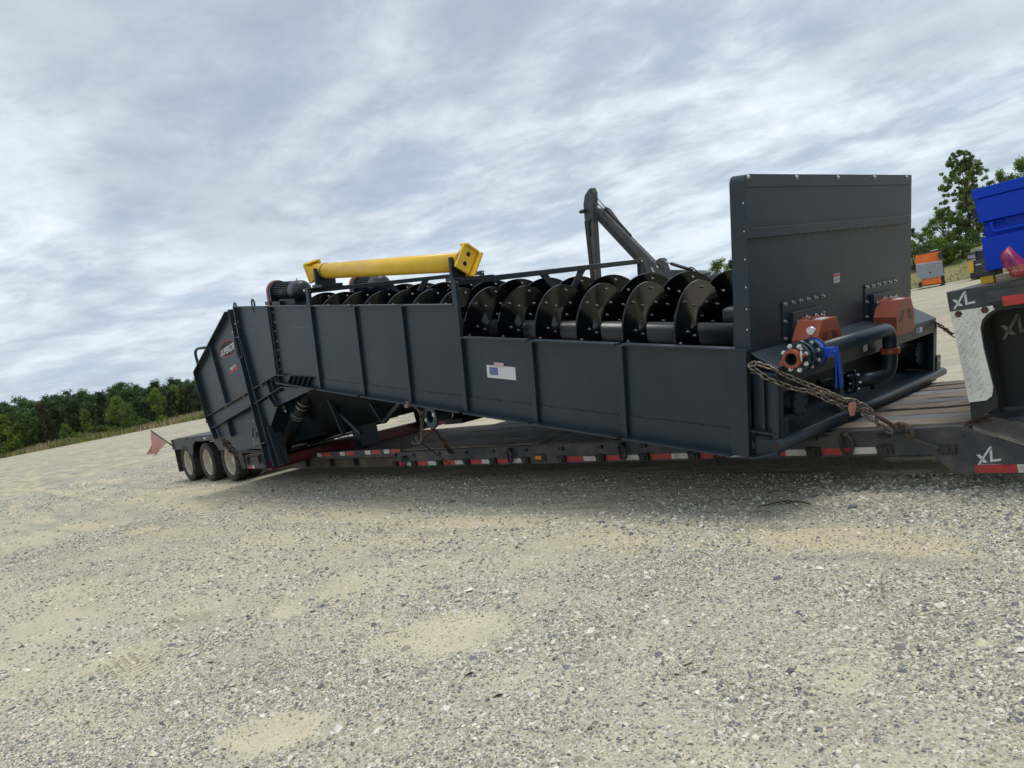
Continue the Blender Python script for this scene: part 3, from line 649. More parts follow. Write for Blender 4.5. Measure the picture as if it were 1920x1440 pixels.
# near corner: recessed side panel between flanges
wbox('corner_panel', SE+.02, -.077, .03, .038, .01, .63)
wbox('corner_post', SE, SE+.05, -.02, .06, .155, .635, bevel=.003)
wbox('corner_post', SE+.0, SE+.05, 2.97, 3.05, .155, .63)
mb = MB(); mb.prism([FW(-.10, -.05, .632), FW(SE-.01, -.05, .632), FW(SE-.01, .06, .632), FW(-.10, .06, .64)], [FW(-.10, -.05, .644), FW(SE-.01, -.05, .644), FW(SE-.01, .06, .644), FW(-.10, .06, .652)]); obj('corner_cap', mb, P_, WSH)
wbox('corner_shelf', SE+.03, -.077, -.03, .03, .185, .197)
mb = MB(); mb.box((-.18, -.0, .2), (-.165, .03, .63), FW); obj('corner_rib', mb, P_, WSH)
mb = MB(); mb.prism([FW(-.077, -.075, -.012), FW(-.12, -.075, -.012), FW(SE-.02, -.075, .06), FW(SE-.02, -.075, .075), FW(-.12, -.075, .004), FW(-.077, -.075, .004)], [FW(-.077, 3.0, -.012), FW(-.12, 3.0, -.012), FW(SE-.02, 3.0, .06), FW(SE-.02, 3.0, .075), FW(-.12, 3.0, .004), FW(-.077, 3.0, .004)]); obj('skid_plate', mb, P_, WSH)
wbox('corner_gusset', SE+.01, -.1, .0, .012, .0, .14)
for w_ in (1.0,): wbox('stiffener', SE+.002, SE+.06, w_-.03, w_+.03, .15, .55)
for w_, px in ((.04, 0), (3.06, 1)):
    lug = [(-.03, .15), (-.03, .285), (-.015, .30), (.055, .30), (.07, .285), (.07, .15)]
    mb = MB(); mb.prism([FW(SE-.012, w_+a, b) for a, b in lug], [FW(SE+.004, w_+a, b) for a, b in lug]); lg = obj('lifting_lug', mb, P_, WSH, .002)
    mb = MB(); mb.lathe(FW(SE-.0125, w_+.02, .25), -SA, [(.018, 0), (.0005, .0005)], 16, False); obj('lug_hole', mb, 'black_print' if not px else 'white_print', lg)
for w_, tt_ in (ws(*c7(565, 860), -.21), ws(*c7(1465, 490), -.21)):
    mb = MB(); mb.lathe(FW(-.195, w_, tt_), -SA, [(.112, 0), (.112, .015), (.001, .015)], 32, False); hc = obj('hatch_cover', mb, P_, WSH)
    mb = MB()
    for k in range(8): mb.bolt(FW(-.21, w_+.096*math.cos(k*.785+.3), tt_+.096*math.sin(k*.785+.3)), -SA, .009, .014)
    obj('bolts', mb, P_, hc, kind='stuff')
    mb = MB(); mb.cyl(FW(-.194, w_, tt_), FW(.158, w_, tt_), .095, 24); obj('hatch_neck', mb, 'washer_dark_and_shade', hc)
# labels on the beam
def beamdec(name, px0, px1, m, parent=WSH, dz=.001):
    a, b = ws(*px0, SE), ws(*px1, SE); return wdec(name, SE, a[0], b[1], b[0], a[1], m, dz, parent)
lb = beamdec('data_label', c7(1435, 303), c7(1476, 327), 'white_print'); beamdec('label_logo', c7(1438, 305), c7(1456, 328), 'blue_print', lb, .002)
beamdec('data_label', c7(1033, 432), c7(1066, 470), 'white_print')
# --- rinse water pipe with valve and coupling
SV = -.40
def V(x, y): a = ws(*c7(x, y), SV); return a
pA = V(492, 545); pB = V(1180, 330)
axis_t = lambda w_: pA[1]+(w_-pA[0])*0.0+.0
tz = (pA[1]+V(1150, 322)[1])/2
wbend = V(1235, 400)[0]
print('valve', pA, pB, tz, wbend, V(1235, 560), V(1060, 680))
low = V(1230, 620)
path = rounded([FW(SV, pA[0]+.30, tz), FW(SV, wbend, tz), FW(SV, wbend+.0, low[1]-.055), FW(SV+.20, wbend-.30, low[1]-.055)], .14, 8)
mb = MB(); mb.tube(path, .060, 24); pipe = obj('rinse_pipe', mb, P_, WSH)
mb = MB(); e = path[-1]; ax = (path[-1]-path[-2]).normalized()
mb.lathe(e-ax*.005, ax, [(.060, 0), (.105, 0), (.105, .022), (.05, .023)], 28, False); mb.lathe(e+ax*.03, ax, [(.02, 0), (.105, 0), (.105, .022), (.001, .023)], 28, False); fl = obj('pipe_flange', mb, P_, WSH)
mb = MB()
for k in range(8):
    c = e+(TA.cross(ax)*math.cos(k*.785)+TA*math.sin(k*.785))*.085; mb.bolt(c+ax*.053, ax, .011, .02); mb.bolt(c-ax*.006, -ax, .011, .03)
obj('bolts', mb, 'bolt_zinc', fl, kind='stuff')
mb = MB(); mb.cyl(e+ax*.05, e+ax*.30, .05, 16); mb.cyl(path[-1]-ax*.2, path[-1]-ax*.2-TA*.09, .02, 10); obj('pipe_stub', mb, 'washer_dark_and_shade', WSH)
cz = FW(SV, wbend, V(1225, 470)[1]); 
mb = MB(); mb.lathe(cz-TA*.025, TA, [(.060, 0), (.078, .0), (.078, .05), (.060, .05)], 24, False); mb.box((SV-.03, wbend+.06, V(1225, 470)[1]-.025), (SV+.03, wbend+.105, V(1225, 470)[1]+.025), FW); mb.box((SV-.03, wbend-.105, V(1225, 470)[1]-.025), (SV+.03, wbend-.06, V(1225, 470)[1]+.025), FW); co_ = obj('pipe_clamp', mb, 'guard_orange', WSH, .003)
mb = MB(); mb.bolt(cz+SA*-.03+WA*-.085, -SA, .009, .012); mb.bolt(cz+SA*-.03+WA*.085, -SA, .009, .012); obj('bolts', mb, 'bolt_zinc', co_, kind='stuff')
w0 = pA[0]
def ring(name, wa_, wb_, ri, ro, m, parent=WSH, n=32, bev=0):
    mb = MB(); mb.lathe(FW(SV, wa_, tz), WA, [(ri, 0), (ro, 0), (ro, wb_-wa_), (ri, wb_-wa_)], n, False, True); return obj(name, mb, m, parent, bev)
r1 = ring('coupling_ring', w0-.005, w0+.045, .045, .068, 'guard_orange', bev=.003)
mb = MB(); 
for a in (R(205), R(20)):
    c = FW(SV, w0+.02, tz)+(SA*-math.cos(a)+TA*math.sin(a))*.078; mb.cyl(c-WA*.025, c+WA*.025, .018, 8)
obj('coupling_lug', mb, 'guard_orange', r1)
mb = MB(); c = FW(SV, w0+.0, tz)+(-SA*math.cos(R(20))+TA*math.sin(R(20)))*.088; mb.cyl(c-TA*.04-WA*.01, c+TA*.045-WA*.01, .008, 8); mb.bolt(c+TA*.045-WA*.01, TA, .012, .015); obj('bolts', mb, 'bolt_zinc', r1, kind='stuff')
ring('pipe_spool', w0+.01, w0+.11, .040, .055, P_)
f1 = ring('valve_flange', w0+.06, w0+.085, .05, .108, P_, bev=.002)
ring('valve_flange', w0+.125, w0+.150, .03, .108, P_, bev=.002)
ring('valve_body', w0+.15, w0+.24, .03, .078, P_)
f2 = ring('valve_flange', w0+.24, w0+.265, .03, .112, P_, bev=.002)
ring('valve_disc_body', w0+.267, w0+.32, .03, .105, 'blue_valve')
ring('valve_flange', w0+.322, w0+.345, .03, .112, P_, bev=.002)
mb = MB(); mb.lathe(FW(SV, w0+.10, tz), WA, [(.0004, 0), (.045, 0)], 20, False); obj('pipe_bore', mb, 'black_print', WSH)
for f_o, wb_ in ((f1, w0+.06), (f2, w0+.24)):
    mb = MB()
    for k in range(8):
        a = k*.785+.39; mb.bolt(FW(SV, wb_, tz)+(SA*math.cos(a)+TA*math.sin(a))*.09, -WA, .0125, .02)
        c = FW(SV, wb_, tz)+(SA*math.cos(a)+TA*math.sin(a))*.09; mb.cyl(c, c+WA*.09, .006, 6)
    obj('bolts', mb, 'bolt_zinc', f_o, kind='stuff')
mb = MB(); c = FW(SV, w0+.30, tz+.115); mb.cyl(c, c+TA*.05, .008, 8); mb.cyl(c+TA*.05-WA*.012, c+TA*.05+WA*.02, .03, 10); obj('pressure_gauge', mb, 'bolt_zinc', WSH)
# blue lever handle
hv = FW(SV-.11, w0+.33, tz+.01)
mb = MB(); mb.cyl(FW(SV-.09, w0+.29, tz+.01), hv, .02, 12); mb.box((SV-.16, w0+.27, tz-.02), (SV-.10, w0+.36, tz+.045), FW); mb.cyl(hv+SA*.0, hv-SA*.05+TA*.02, .024, 10); vh = obj('valve_neck', mb, 'blue_valve', WSH, .003)
P1 = FW(SV-.15, w0+.37, tz+.02)
mb = MB(); mb.prism([P1+WA*-.016+TA*.02, P1+WA*.02+TA*.02, P1+WA*.10-TA*.29, P1+WA*.055-TA*.29], [P1-SA*.012+WA*-.016+TA*.02, P1-SA*.012+WA*.02+TA*.02, P1-SA*.012+WA*.10-TA*.29, P1-SA*.012+WA*.055-TA*.29]); obj('valve_lever', mb, 'blue_valve', vh, .003)
mb = MB(); mb.prism([P1+WA*-.02+TA*.0, P1+WA*.0, P1+WA*.005-TA*.28, P1+WA*-.012-TA*.28], [P1-SA*.006+WA*-.02, P1-SA*.006+WA*.0, P1-SA*.006+WA*.005-TA*.28, P1-SA*.006+WA*-.012-TA*.28]); obj('valve_lever', mb, 'blue_valve', vh)
# --- pale sticker (faded print) on the side
a, b = wl(912, 684), wl(968, 713)
def sdec(name, s0, t0, s1, t1, m, dz, parent): 
    mb = MB(); mb.add([FW(s0, dz, t0), FW(s1, dz, t0), FW(s1, dz, t1), FW(s0, dz, t1)], [(0, 1, 2, 3)]); return obj(name, mb, m, parent)
stk = sdec('side_sticker', a[0], b[1], b[0], a[1], 'white_print', -.0015, WSH)
hgt_ = a[1]-b[1]; wd_ = a[0]-b[0]
sdec('sticker_mark', a[0]-.10*wd_, b[1]+.25*hgt_, a[0]-.40*wd_, b[1]+.85*hgt_, 'blue_print', -.003, stk)
sdec('sticker_mark', a[0]-.28*wd_, b[1]+.90*hgt_, a[0]-.62*wd_, b[1]+1.25*hgt_, 'pink_print', -.003, stk)
# ================================================================== tail box (settling end) of the washer
def W1(x, y, w_=0.0): return wl(*c1(x, y), w_)
wp('tail_panel', [W1(318, 405), W1(498, 402), W1(552, 785), W1(432, 868), W1(345, 585)], .0, .008)
wp('tail_panel', [W1(272, 432), W1(93, 770), W1(160, 1020), W1(400, 900)], .0, .008)
wp('tail_band', [W1(160, 1020), W1(180, 1092), W1(585, 852), W1(660, 856), W1(800, 868), W1(800, 805), W1(600, 785), W1(548, 788)], -.004, .006)
wp('tail_corner', [W1(160, 1020), W1(180, 1092), W1(212, 1145), W1(275, 1138), W1(250, 1050)], .012, .2)
wp('column_gusset', [W1(585, 854), W1(737, 872), W1(545, 962), W1(505, 1080), W1(432, 962)], -.012, -.002)
def strip(name, a, b, wd=.07, th=.012, m=P_, w_=0.0, parent=WSH):     # flange standing out of the side between two pixels
    A, B = W1(*a, w_), W1(*b, w_); mb = MB(); p0, p1 = FW(A[0], w_-wd/2, A[1]), FW(B[0], w_-wd/2, B[1]); mb.bar(p0, p1, WA, th, wd); return obj(name, mb, m, parent)
strip('band_flange', (160, 1020), (395, 882)); strip('band_flange', (420, 866), (548, 787)); strip('band_flange', (548, 787), (600, 786))
strip('band_flange', (180, 1092), (405, 960)); strip('band_flange', (430, 946), (585, 853)); strip('band_flange', (585, 853), (800, 866))
for a, b in (((495, 822), (525, 905)), ((518, 812), (548, 893)), ((545, 795), (572, 880)), ((560, 790), (570, 845)), ((505, 905), (545, 965)), ((530, 895), (560, 950))): strip('band_stiffener', a, b, .06, .008)
for k in range(5): strip('ladder_rib', (632+27.5*k, 792+2.0*k), (614+26.5*k, 843+3.5*k), .06, .008)
strip('top_rim', (272, 432), (93, 770), .09, .016); strip('end_rim', (93, 770), (160, 1020), .09, .014); strip('end_rim', (160, 1022), (212, 1145), .09, .014)
strip('top_lip', (318, 404), (500, 402), .06, .014)
strip('tail_rib', (175, 622), (266, 945), .06, .02); strip('tail_rib', (500, 403), (552, 783), .06, .03)
mb = MB()
for x, y in ((508, 435), (520, 490), (523, 543), (532, 600), (537, 650), (545, 705), (549, 755)): s_, t_ = W1(x+8, y); mb.bolt(FW(s_, -.002, t_), -WA, .011, .01)
for x, y in ((315, 500), (325, 520), (335, 520), (300, 545), (330, 490), (360, 905), (460, 845), (262, 965), (520, 815)): s_, t_ = W1(x, y); mb.bolt(FW(s_, -.03, t_), -WA, .013, .012)
for x, y in ((205, 1130), (213, 1138), (104, 792)): s_, t_ = W1(x, y); mb.bolt(FW(s_, -.01, t_), -WA, .009, .01)
obj('side_bolts', mb, 'bolt_zinc', WSH, kind='stuff')
# column (double channel) running down to the red beam
def cflange(a, b, th=.016, wd=.07): strip('column_flange', a, b, wd, th)
wp('column_web', [W1(283, 422), W1(313, 402), W1(345, 575), W1(440, 940), W1(542, 1300), W1(503, 1312), W1(468, 1190), W1(392, 905)], .002, .012)
cflange((283, 420), (503, 1312)); cflange((313, 402), (345, 575), .03); cflange((348, 570), (541, 1300), .014)
wp('column_web', [W1(435, 965), W1(505, 1080), W1(578, 1290), W1(545, 1302)], -.004, .002)
cflange((507, 1075), (578, 1288), .012, .08)
strip('column_stiffener', (430, 1190), (495, 1162), .08, .014)
mb = MB(); p = [W1(316, 578), W1(340, 572), W1(366, 683), W1(342, 694)]
for i in range(4): mb.bar(FW(p[i][0], -.06, p[i][1]), FW(p[(i+1) % 4][0], -.06, p[(i+1) % 4][1]), WA, .014, .02)
obj('latch_frame', mb, P_, WSH)
bx = [W1(503, 1312), W1(578, 1290), W1(530, 1115), W1(455, 1130)]
wp('column_foot', bx, .012, .10)
far = MB(); wprism(far, [W1(283, 422), W1(345, 402), W1(578, 1290), W1(503, 1312)], 2.95, WF+.05); obj('far_column', far, P_, WSH)
# tail box depth: top, outer wall, hopper
mb = MB()
for a, b in (((93, 770), (272, 432)), ((160, 1022), (93, 770)), ((212, 1145), (160, 1022))):
    A, B = W1(*a), W1(*b); mb.prism([FW(A[0], .01, A[1]), FW(B[0], .01, B[1]), FW(B[0]-.012, .01, B[1]), FW(A[0]-.012, .01, A[1])], [FW(A[0], WF, A[1]), FW(B[0], WF, B[1]), FW(B[0]-.012, WF, B[1]), FW(A[0]-.012, WF, A[1])])
obj('tail_wall', mb, P_, WSH)
wp('far_tail_wall', [W1(272, 432), W1(93, 770), W1(212, 1145), W1(480, 1205), W1(432, 868)], WF, WF+.01)
hp = [W1(250, 1060, .08), W1(425, 955, .08), W1(478, 1205, .08), W1(300, 1203, .08), W1(262, 1130, .08)]
wp('hopper', hp, .08, 2.7)
wp('hopper_brace', [W1(278, 1210, .2), W1(470, 1213, .2), W1(465, 1228, .2), W1(340, 1228, .2)], .2, 2.7, 'washer_dark_and_shade')
a = W1(420, 1083, .08); b = W1(440, 1110, .08)
stt = sdec('warning_sticker', a[0], b[1], b[0], a[1], 'white_print', .0785, WSH); sdec('sticker_header', a[0], a[1]-.03, b[0], a[1], 'red_print', .077, stt)
mb = MB()
for x, y in ((405, 1045), (380, 1050), (400, 1110), (408, 1150), (412, 1175), (432, 1172), (448, 1186)): s_, t_ = W1(x, y, .08); mb.bolt(FW(s_, .08, t_), -WA, .011, .012)
obj('bolts', mb, 'bolt_zinc', WSH, kind='stuff')
mb = MB(); p = [W1(400, 1093, .08), W1(422, 1093, .08), W1(426, 1137, .08), W1(404, 1137, .08)]
for i in range(4): mb.bar(FW(p[i][0], .075, p[i][1]), FW(p[(i+1) % 4][0], .075, p[(i+1) % 4][1]), WA, .008, .012)
obj('inspection_frame', mb, 'washer_dark_and_shade', WSH)
mb = MB()
for P_l in (((158, 826), (178, 816), (200, 812), (216, 808)), ((262, 792), (300, 782), (330, 773), (354, 771)), ((620, 524), (660, 521), (700, 519), (735, 520)), ((415, 752), (440, 746), (455, 744))):
    Q1 = [W1(*p) for p in P_l]
    for (s0_, t0_), (s1_, t1_) in zip(Q1[:-1], Q1[1:]): mb.add([FW(s0_, -.0012, t0_-.004), FW(s1_, -.0012, t1_-.004), FW(s1_, -.0012, t1_+.004), FW(s0_, -.0012, t0_+.004)], [(0, 1, 2, 3)])
mat('scuff', (.10, .12, .14), .6, var=.4, vscale=20); obj('scuff_marks', mb, 'scuff', WSH, kind='stuff')
# walkway handrail, eyes
hr = [W1(105, 745), W1(82, 660), W1(95, 640), W1(162, 632)]
mb = MB(); mb.tube(rounded([FW(a, -.02, b) for a, b in hr], .1), .026, 12); obj('handrail', mb, P_, WSH)
for (x, y) in ((397, 390), (297, 408), (183, 590)):
    s_, t_ = W1(x, y); mb = MB(); n = 14; mb.tube([FW(s_+.05*math.cos(6.283*k/n), .02, t_+.07*math.sin(6.283*k/n)) for k in range(n)], .014, 8, closed=True); obj('lifting_eye', mb, P_, WSH)
s_, t_ = W1(403, 403); mb = MB(); mb.prism([FW(s_-.05, -.004, t_), FW(s_+.05, -.004, t_), FW(s_, -.004, t_-.11)], [FW(s_-.05, .0, t_), FW(s_+.05, .0, t_), FW(s_, .0, t_-.11)]); obj('eye_gusset', mb, 'washer_dark_and_shade', WSH)
# printed emblem: SUPERIOR in an oval
def Q(pts, w_=-.003): return [FW(*(lambda q: (q[0], w_, q[1]))(W1(*p))) for p in pts]
cx, cy, rx, ry, tilt = 262, 640, 57, 46, R(-38)
# ellipse fitted to the oval in the image, on the side plane
def oval(k, dz): 
    pts = []
    for i in range(40):
        a = 2*math.pi*i/40; u, v = 57*k*math.cos(a), 43*k*math.sin(a); x = cx+u*math.cos(tilt)-v*math.sin(tilt); y = cy+u*math.sin(tilt)+v*math.cos(tilt)
        s_, t_ = W1(x, y); pts.append(FW(s_, dz, t_))
    return pts
mb = MB(); o1, o2 = oval(1, -.0015), oval(.93, -.0015); mb.add(o1+o2, [(i, (i+1) % 40, 40+(i+1) % 40, 40+i) for i in range(40)]); em = obj('maker_emblem', mb, 'red_print', WSH, label='oval SUPERIOR emblem with red outline')
mb = MB(); mb.add(oval(.93, -.001), [tuple(range(40))]); obj('emblem_field', mb, 'washer_dark_and_shade', em)
decal('emblem_outline', 'SUPERIOR', Q([(224, 686), (303, 646), (297, 598), (221, 652)], -.002), 'black_print', em, Vector(), .06, .1)
decal('emblem_lettering', 'SUPERIOR', Q([(225, 685), (302, 645), (296, 599), (222, 653)], -.0035), 'white_print', em, Vector(), .025, .1)
pl_ = MB(); pl_.add(Q([(276, 782), (318, 752), (312, 722), (269, 745)], -.0015), [(0, 1, 2, 3)]); bd = obj('model_sticker', pl_, 'black_print', WSH)
pl_ = MB(); pl_.add(Q([(275, 782), (318, 752), (315, 741), (275, 770)], -.0025), [(0, 1, 2, 3)]); obj('sticker_stripe', pl_, 'red_print', bd)
decal('sticker_lettering', 'Aggredry', Q([(275, 768), (313, 742), (309, 722), (272, 748)], -.0035), 'white_print', bd, Vector(), .03, 0)
# --- plumbing beneath the tub
A = onpl(*c1(715, 880), WA, 5.35); B = onpl(*c1(580, 1200), WA, 5.35)
mb = MB(); d = (B-A).normalized(); mb.cyl(A, B, .105, 20); hz_ = obj('drain_pipe', mb, 'washer_dark_and_shade', WSH)
mb = MB(); ln = (B-A).length
for k in range(7): c = A+d*ln*(.18+.030*k); mb.lathe(c, d, [(.1, -.012), (.122, 0), (.1, .012)], 20, True)
obj('rubber_bellows', mb, 'hose', hz_)
mb = MB()
for f_ in (.15, .22, .36, .40): c = A+d*ln*f_; mb.lathe(c, d, [(.118, -.007), (.124, -.006), (.124, .006), (.118, .007)], 20, False)
obj('hose_band', mb, 'bolt_zinc', hz_)
A = onpl(*c1(795, 885), WA, 5.5); mb = MB(); mb.cyl(A+Vector((.1, 0, .1)), A-Vector((.12, 0, .2)), .075, 16); obj('pipe_stub', mb, P_, WSH)
mb = MB(); A, B = at(*c1(575, 968), 5.2), at(*c1(590, 998), 5.2); mb.cyl(A, B, .018, 8); mb.cyl(A-Vector((.05, 0, 0)), A+Vector((.04, 0, .0)), .02, 8); obj('sample_valve', mb, 'bolt_zinc', WSH)
for w_ in (.55, 2.6):
    pass
lg = MB(); 
for (x0, y0, x1, y1) in ((478, 460, 500, 640), (590, 470, 625, 640)): pass
Lx = at(*c3(550, 560), 6.6); lg.box((Lx.x-.12, 6.4, .45), (Lx.x+.14, 6.75, 1.25)); obj('support_leg', lg, P_, WSH)
A = at(*c3(130, 640), 6.4); B = at(*c3(480, 505), 6.4); mb = MB(); mb.cyl(A, B, .04, 10); A2 = at(*c3(0, 640), 6.4); mb.cyl(A2, A, .05, 10); obj('cross_pipe', mb, 'washer_dark_and_shade', WSH)
mb = MB(); pq = [at(*c3(x, y), 6.7) for x, y in ((345, 492), (400, 545), (145, 620), (135, 588))]; mb.prism(pq, [p+Vector((0, .5, .05)) for p in pq]); obj('chute_plate', mb, P_, WSH)
for (sa1, ta1, sa2, ta2, ww) in ((5.2, -.05, 6.3, -.62, .5), (7.9, -.10, 6.9, -.85, .45), (6.2, -.04, 6.2, -.55, .4), (7.3, -.05, 7.3, -.9, .38)):
    mb = MB(); mb.bar(FW(sa1, ww, ta1), FW(sa2, ww+.25, ta2), WA, .05, .06); obj('under_brace', mb, P_, WSH)
mb = MB(); mb.tube(rounded([FW(6.5, .35, -.12), FW(7.6, .35, -.14), FW(8.05, .4, -.5)], .2, 5), .03, 10); obj('water_line', mb, P_, WSH)
# flanged stub pipe clamped beneath the flange
FC = at(*c3(1085, 440), 5.02)
axd = Vector((.08, 1, .0)).normalized()
mb = MB(); mb.lathe(FC, axd, [(.07, -.02), (.145, -.02), (.145, .012), (.08, .012), (.08, .62), (.072, .62)], 32, False, True); fs_ = obj('flanged_pipe', mb, P_, WSH)
mb = MB(); mb.lathe(FC+axd*.16, axd, [(.0004, 0), (.073, 0)], 24, False); obj('pipe_bore', mb, 'black_print', fs_)
mb = MB(); sx = axd.cross(Vector((0, 0, 1)))
for a in (R(10), R(200)): mb.bolt(FC-axd*.02+(sx*math.cos(a)+Vector((0, 0, 1))*math.sin(a))*.1, -axd, .018, .015)
obj('bolts', mb, 'bolt_zinc', fs_, kind='stuff')
mb = MB(); c = FC+axd*.24; mb.tube([c+(sx*math.cos(a)+Vector((0, 0, 1))*math.sin(a))*.09 for a in [R(20*x) for x in range(0, 19)]], .007, 6)
obj('u_bolt', mb, 'bolt_zinc', fs_)
mb = MB(); mb.box((FC.x-.05, FC.y+.2, FC.z-.14), (FC.x+.30, FC.y+1.3, FC.z-.085)); obj('pipe_cradle', mb, 'washer_dark_and_shade', fs_)
mb = MB(); a = wl(*c3(925, 335)); mb.cyl(FW(a[0], -.09, a[1]), FW(a[0], .01, a[1]), .038, 14); obj('tie_eye', mb, 'chain_steel', WSH)
# ================================================================== yellow strut
YW_ = .16
y0, y1 = FW(wl(*c2(170, 345), YW_)[0], YW_, 1.605), FW(wl(*c2(1545, 265), YW_)[0], YW_, 1.59)
YS = thing('yellow_strut', (y0+y1)/2, 'long bright yellow tubular strut with end plates strapped on top of the washer', 'strut')
mb = MB(); mb.cyl(y0, y1, .106, 36); obj('tube', mb, 'yellow_paint', YS)
ay = (y1-y0).normalized()
def endplate(c, d, sgn):
    mb = MB(); e2 = WA; e3 = d.cross(e2).normalized()
    if e3.z < 0: e3 = -e3
    rot = Matrix.Rotation(R(-32 if sgn > 0 else -14), 3, d); e2 = rot @ e2*.84; e3 = rot @ e3*.86; d = d*.85
    nk = [c-d*.05+e2*x+e3*z for x, z in ((-.07, -.07), (.07, -.07), (.07, .07), (-.07, .07))]; pk = [c+d*.09+e2*x+e3*z for x, z in ((-.125, -.15), (.125, -.15), (.125, .15), (-.125, .15))]
    mb.prism(nk, pk); g_ = lambda x, z, h: c+d*h+e2*x+e3*z
    mb.prism([g_(x, z, .091) for x, z in ((-.135, -.16), (.10, -.16), (.10, .16), (-.135, .16))], [g_(x, z, .125) for x, z in ((-.135, -.16), (.10, -.16), (.10, .16), (-.135, .16))])
    mb.prism([g_(x, z, .03) for x, z in ((.115, -.165), (.15, -.165), (.15, .165), (.115, .165))], [g_(x, z, .19) for x, z in ((.115, -.165), (.15, -.165), (.15, .165), (.115, .165))])
    mb.prism([g_(x, z, .0) for x, z in ((-.11, .151), (.11, .151), (.11, .175), (-.11, .175))], [g_(x, z, .15) for x, z in ((-.11, .151), (.11, .151), (.11, .175), (-.11, .175))])
    o = obj('end_bracket', mb, 'yellow_paint', YS, .005)
    mk = MB()
    for z in (-.065, .065): mk.lathe(g_(-.02, z, .1255), d, [(.027, 0), (.0004, .0004)], 18, False)
    obj('bores', mk, 'black_print', o, kind='stuff')
endplate(y1+TA*.02, ay, 1); endplate(y0, -ay, -1)
for f_, nm in ((wl(*c2(215, 400), .1)[0], 0), (3.42, 1)):
    mb = MB(); sd_ = f_
    mb.prism([FW(sd_-.02, -.0, 1.43), FW(sd_-.02, .30, 1.43), FW(sd_-.02, .30, 1.50), FW(sd_-.02, .24, 1.53), FW(sd_-.02, .16, 1.498), FW(sd_-.02, .07, 1.54), FW(sd_-.02, .035, 1.65), FW(sd_-.02, .0, 1.65)],
             [FW(sd_+.02, -.0, 1.43), FW(sd_+.02, .30, 1.43), FW(sd_+.02, .30, 1.50), FW(sd_+.02, .24, 1.53), FW(sd_+.02, .16, 1.498), FW(sd_+.02, .07, 1.54), FW(sd_+.02, .035, 1.65), FW(sd_+.02, .0, 1.65)])
    mb.box((sd_-.16, .0, 1.395), (sd_+.10, .32, 1.43), FW); obj('saddle', mb, 'motor_black', WSH)
    mb = MB(); cc_ = FW(sd_-.06, YW_, 1.6); e3 = ay.cross(WA).normalized(); mb.tube([cc_+(WA*math.cos(6.283*k/28)+e3*math.sin(6.283*k/28))*.1095 for k in range(28)], .006, 6, closed=True); obj('strap', mb, 'strap', YS)
# ================================================================== LOWBOY TRAILER
TY, TB = 5.71, 7.98
TRL = thing('lowboy_trailer', (-9, TY, 0), 'grey lowboy trailer with worn plank deck, red and white reflective tape and three rear axles', 'trailer')
def tbox(name, a, b, m='trailer_paint', parent=TRL, bevel=0, **k):
    mb = MB(); mb.box(a, b); return obj(name, mb, m, parent, bevel, **k)
def tpr(name, poly, y0, y1, m='trailer_paint', parent=TRL, bevel=0, **k):
    mb = MB(); yprism(mb, poly, y0, y1); return obj(name, mb, m, parent, bevel, **k)
side = [(-9.45, .245), (-2.24, .262), (-2.10, .12), (1.4, .12), (1.4, .22), (-1.45, .22), (-1.66, .302), (-1.98, .45), (-9.38, .45)]
tpr('side_rail', side, TY, TY+.09, bevel=.003)
tpr('side_rail', [(-9.45, .25), (1.4, .25), (1.4, .42), (-9.38, .42)], TB-.08, TB)
tbox('rail_edge_lip', (-9.4, TY+.002, .447), (-2.0, TY+.10, .458))  # thin lip along the top of the side rail, in the trailer paint
for x in np.arange(-9.2, -1.9, .62): tbox('deck_crossmember', (x-.04, TY+.095, .27), (x+.04, TB-.085, .425), 'trailer_black')
tbox('centre_beam', (-9.4, 6.5, .22), (-2.0, 6.62, .42), 'trailer_black'); tbox('centre_beam', (-9.4, 7.1, .22), (-2.0, 7.22, .42), 'trailer_black')
# deck planks
ny_ = 9; yw = (TB-TY-.10)/ny_
for k in range(ny_):
    ya = TY+.10+k*yw; cuts = [-9.40, -6.9+.9*random.uniform(-1, 1), -4.5+.6*random.uniform(-1, 1), -1.95]
    for a, b in zip(cuts[:-1], cuts[1:]):
        g = .008; dz = random.uniform(-.006, .008); mb = MB(); m_ = 14; vs = []
        for i in range(m_+1):
            x = a+g+(b-a-2*g)*i/m_
            for (yy, zz_) in ((ya+g, .428), (ya+g+random.uniform(0, .008), .462+dz+random.uniform(-.005, .005)), (ya+yw/2, .464+dz+random.uniform(-.003, .004)), (ya+yw-g-random.uniform(0, .008), .462+dz+random.uniform(-.005, .005)), (ya+yw-g, .428)): vs.append((x, yy, zz_))
        fs = [(i*5+q, i*5+q+1, (i+1)*5+q+1, (i+1)*5+q) for i in range(m_) for q in range(4)]+[(0, 1, 2, 3, 4), tuple(m_*5+q for q in range(5))[::-1]]
        mb.add(vs, fs); obj('plank', mb, 'plank_grey' if k in (1, 4, 6) else 'plank_brown', TRL)
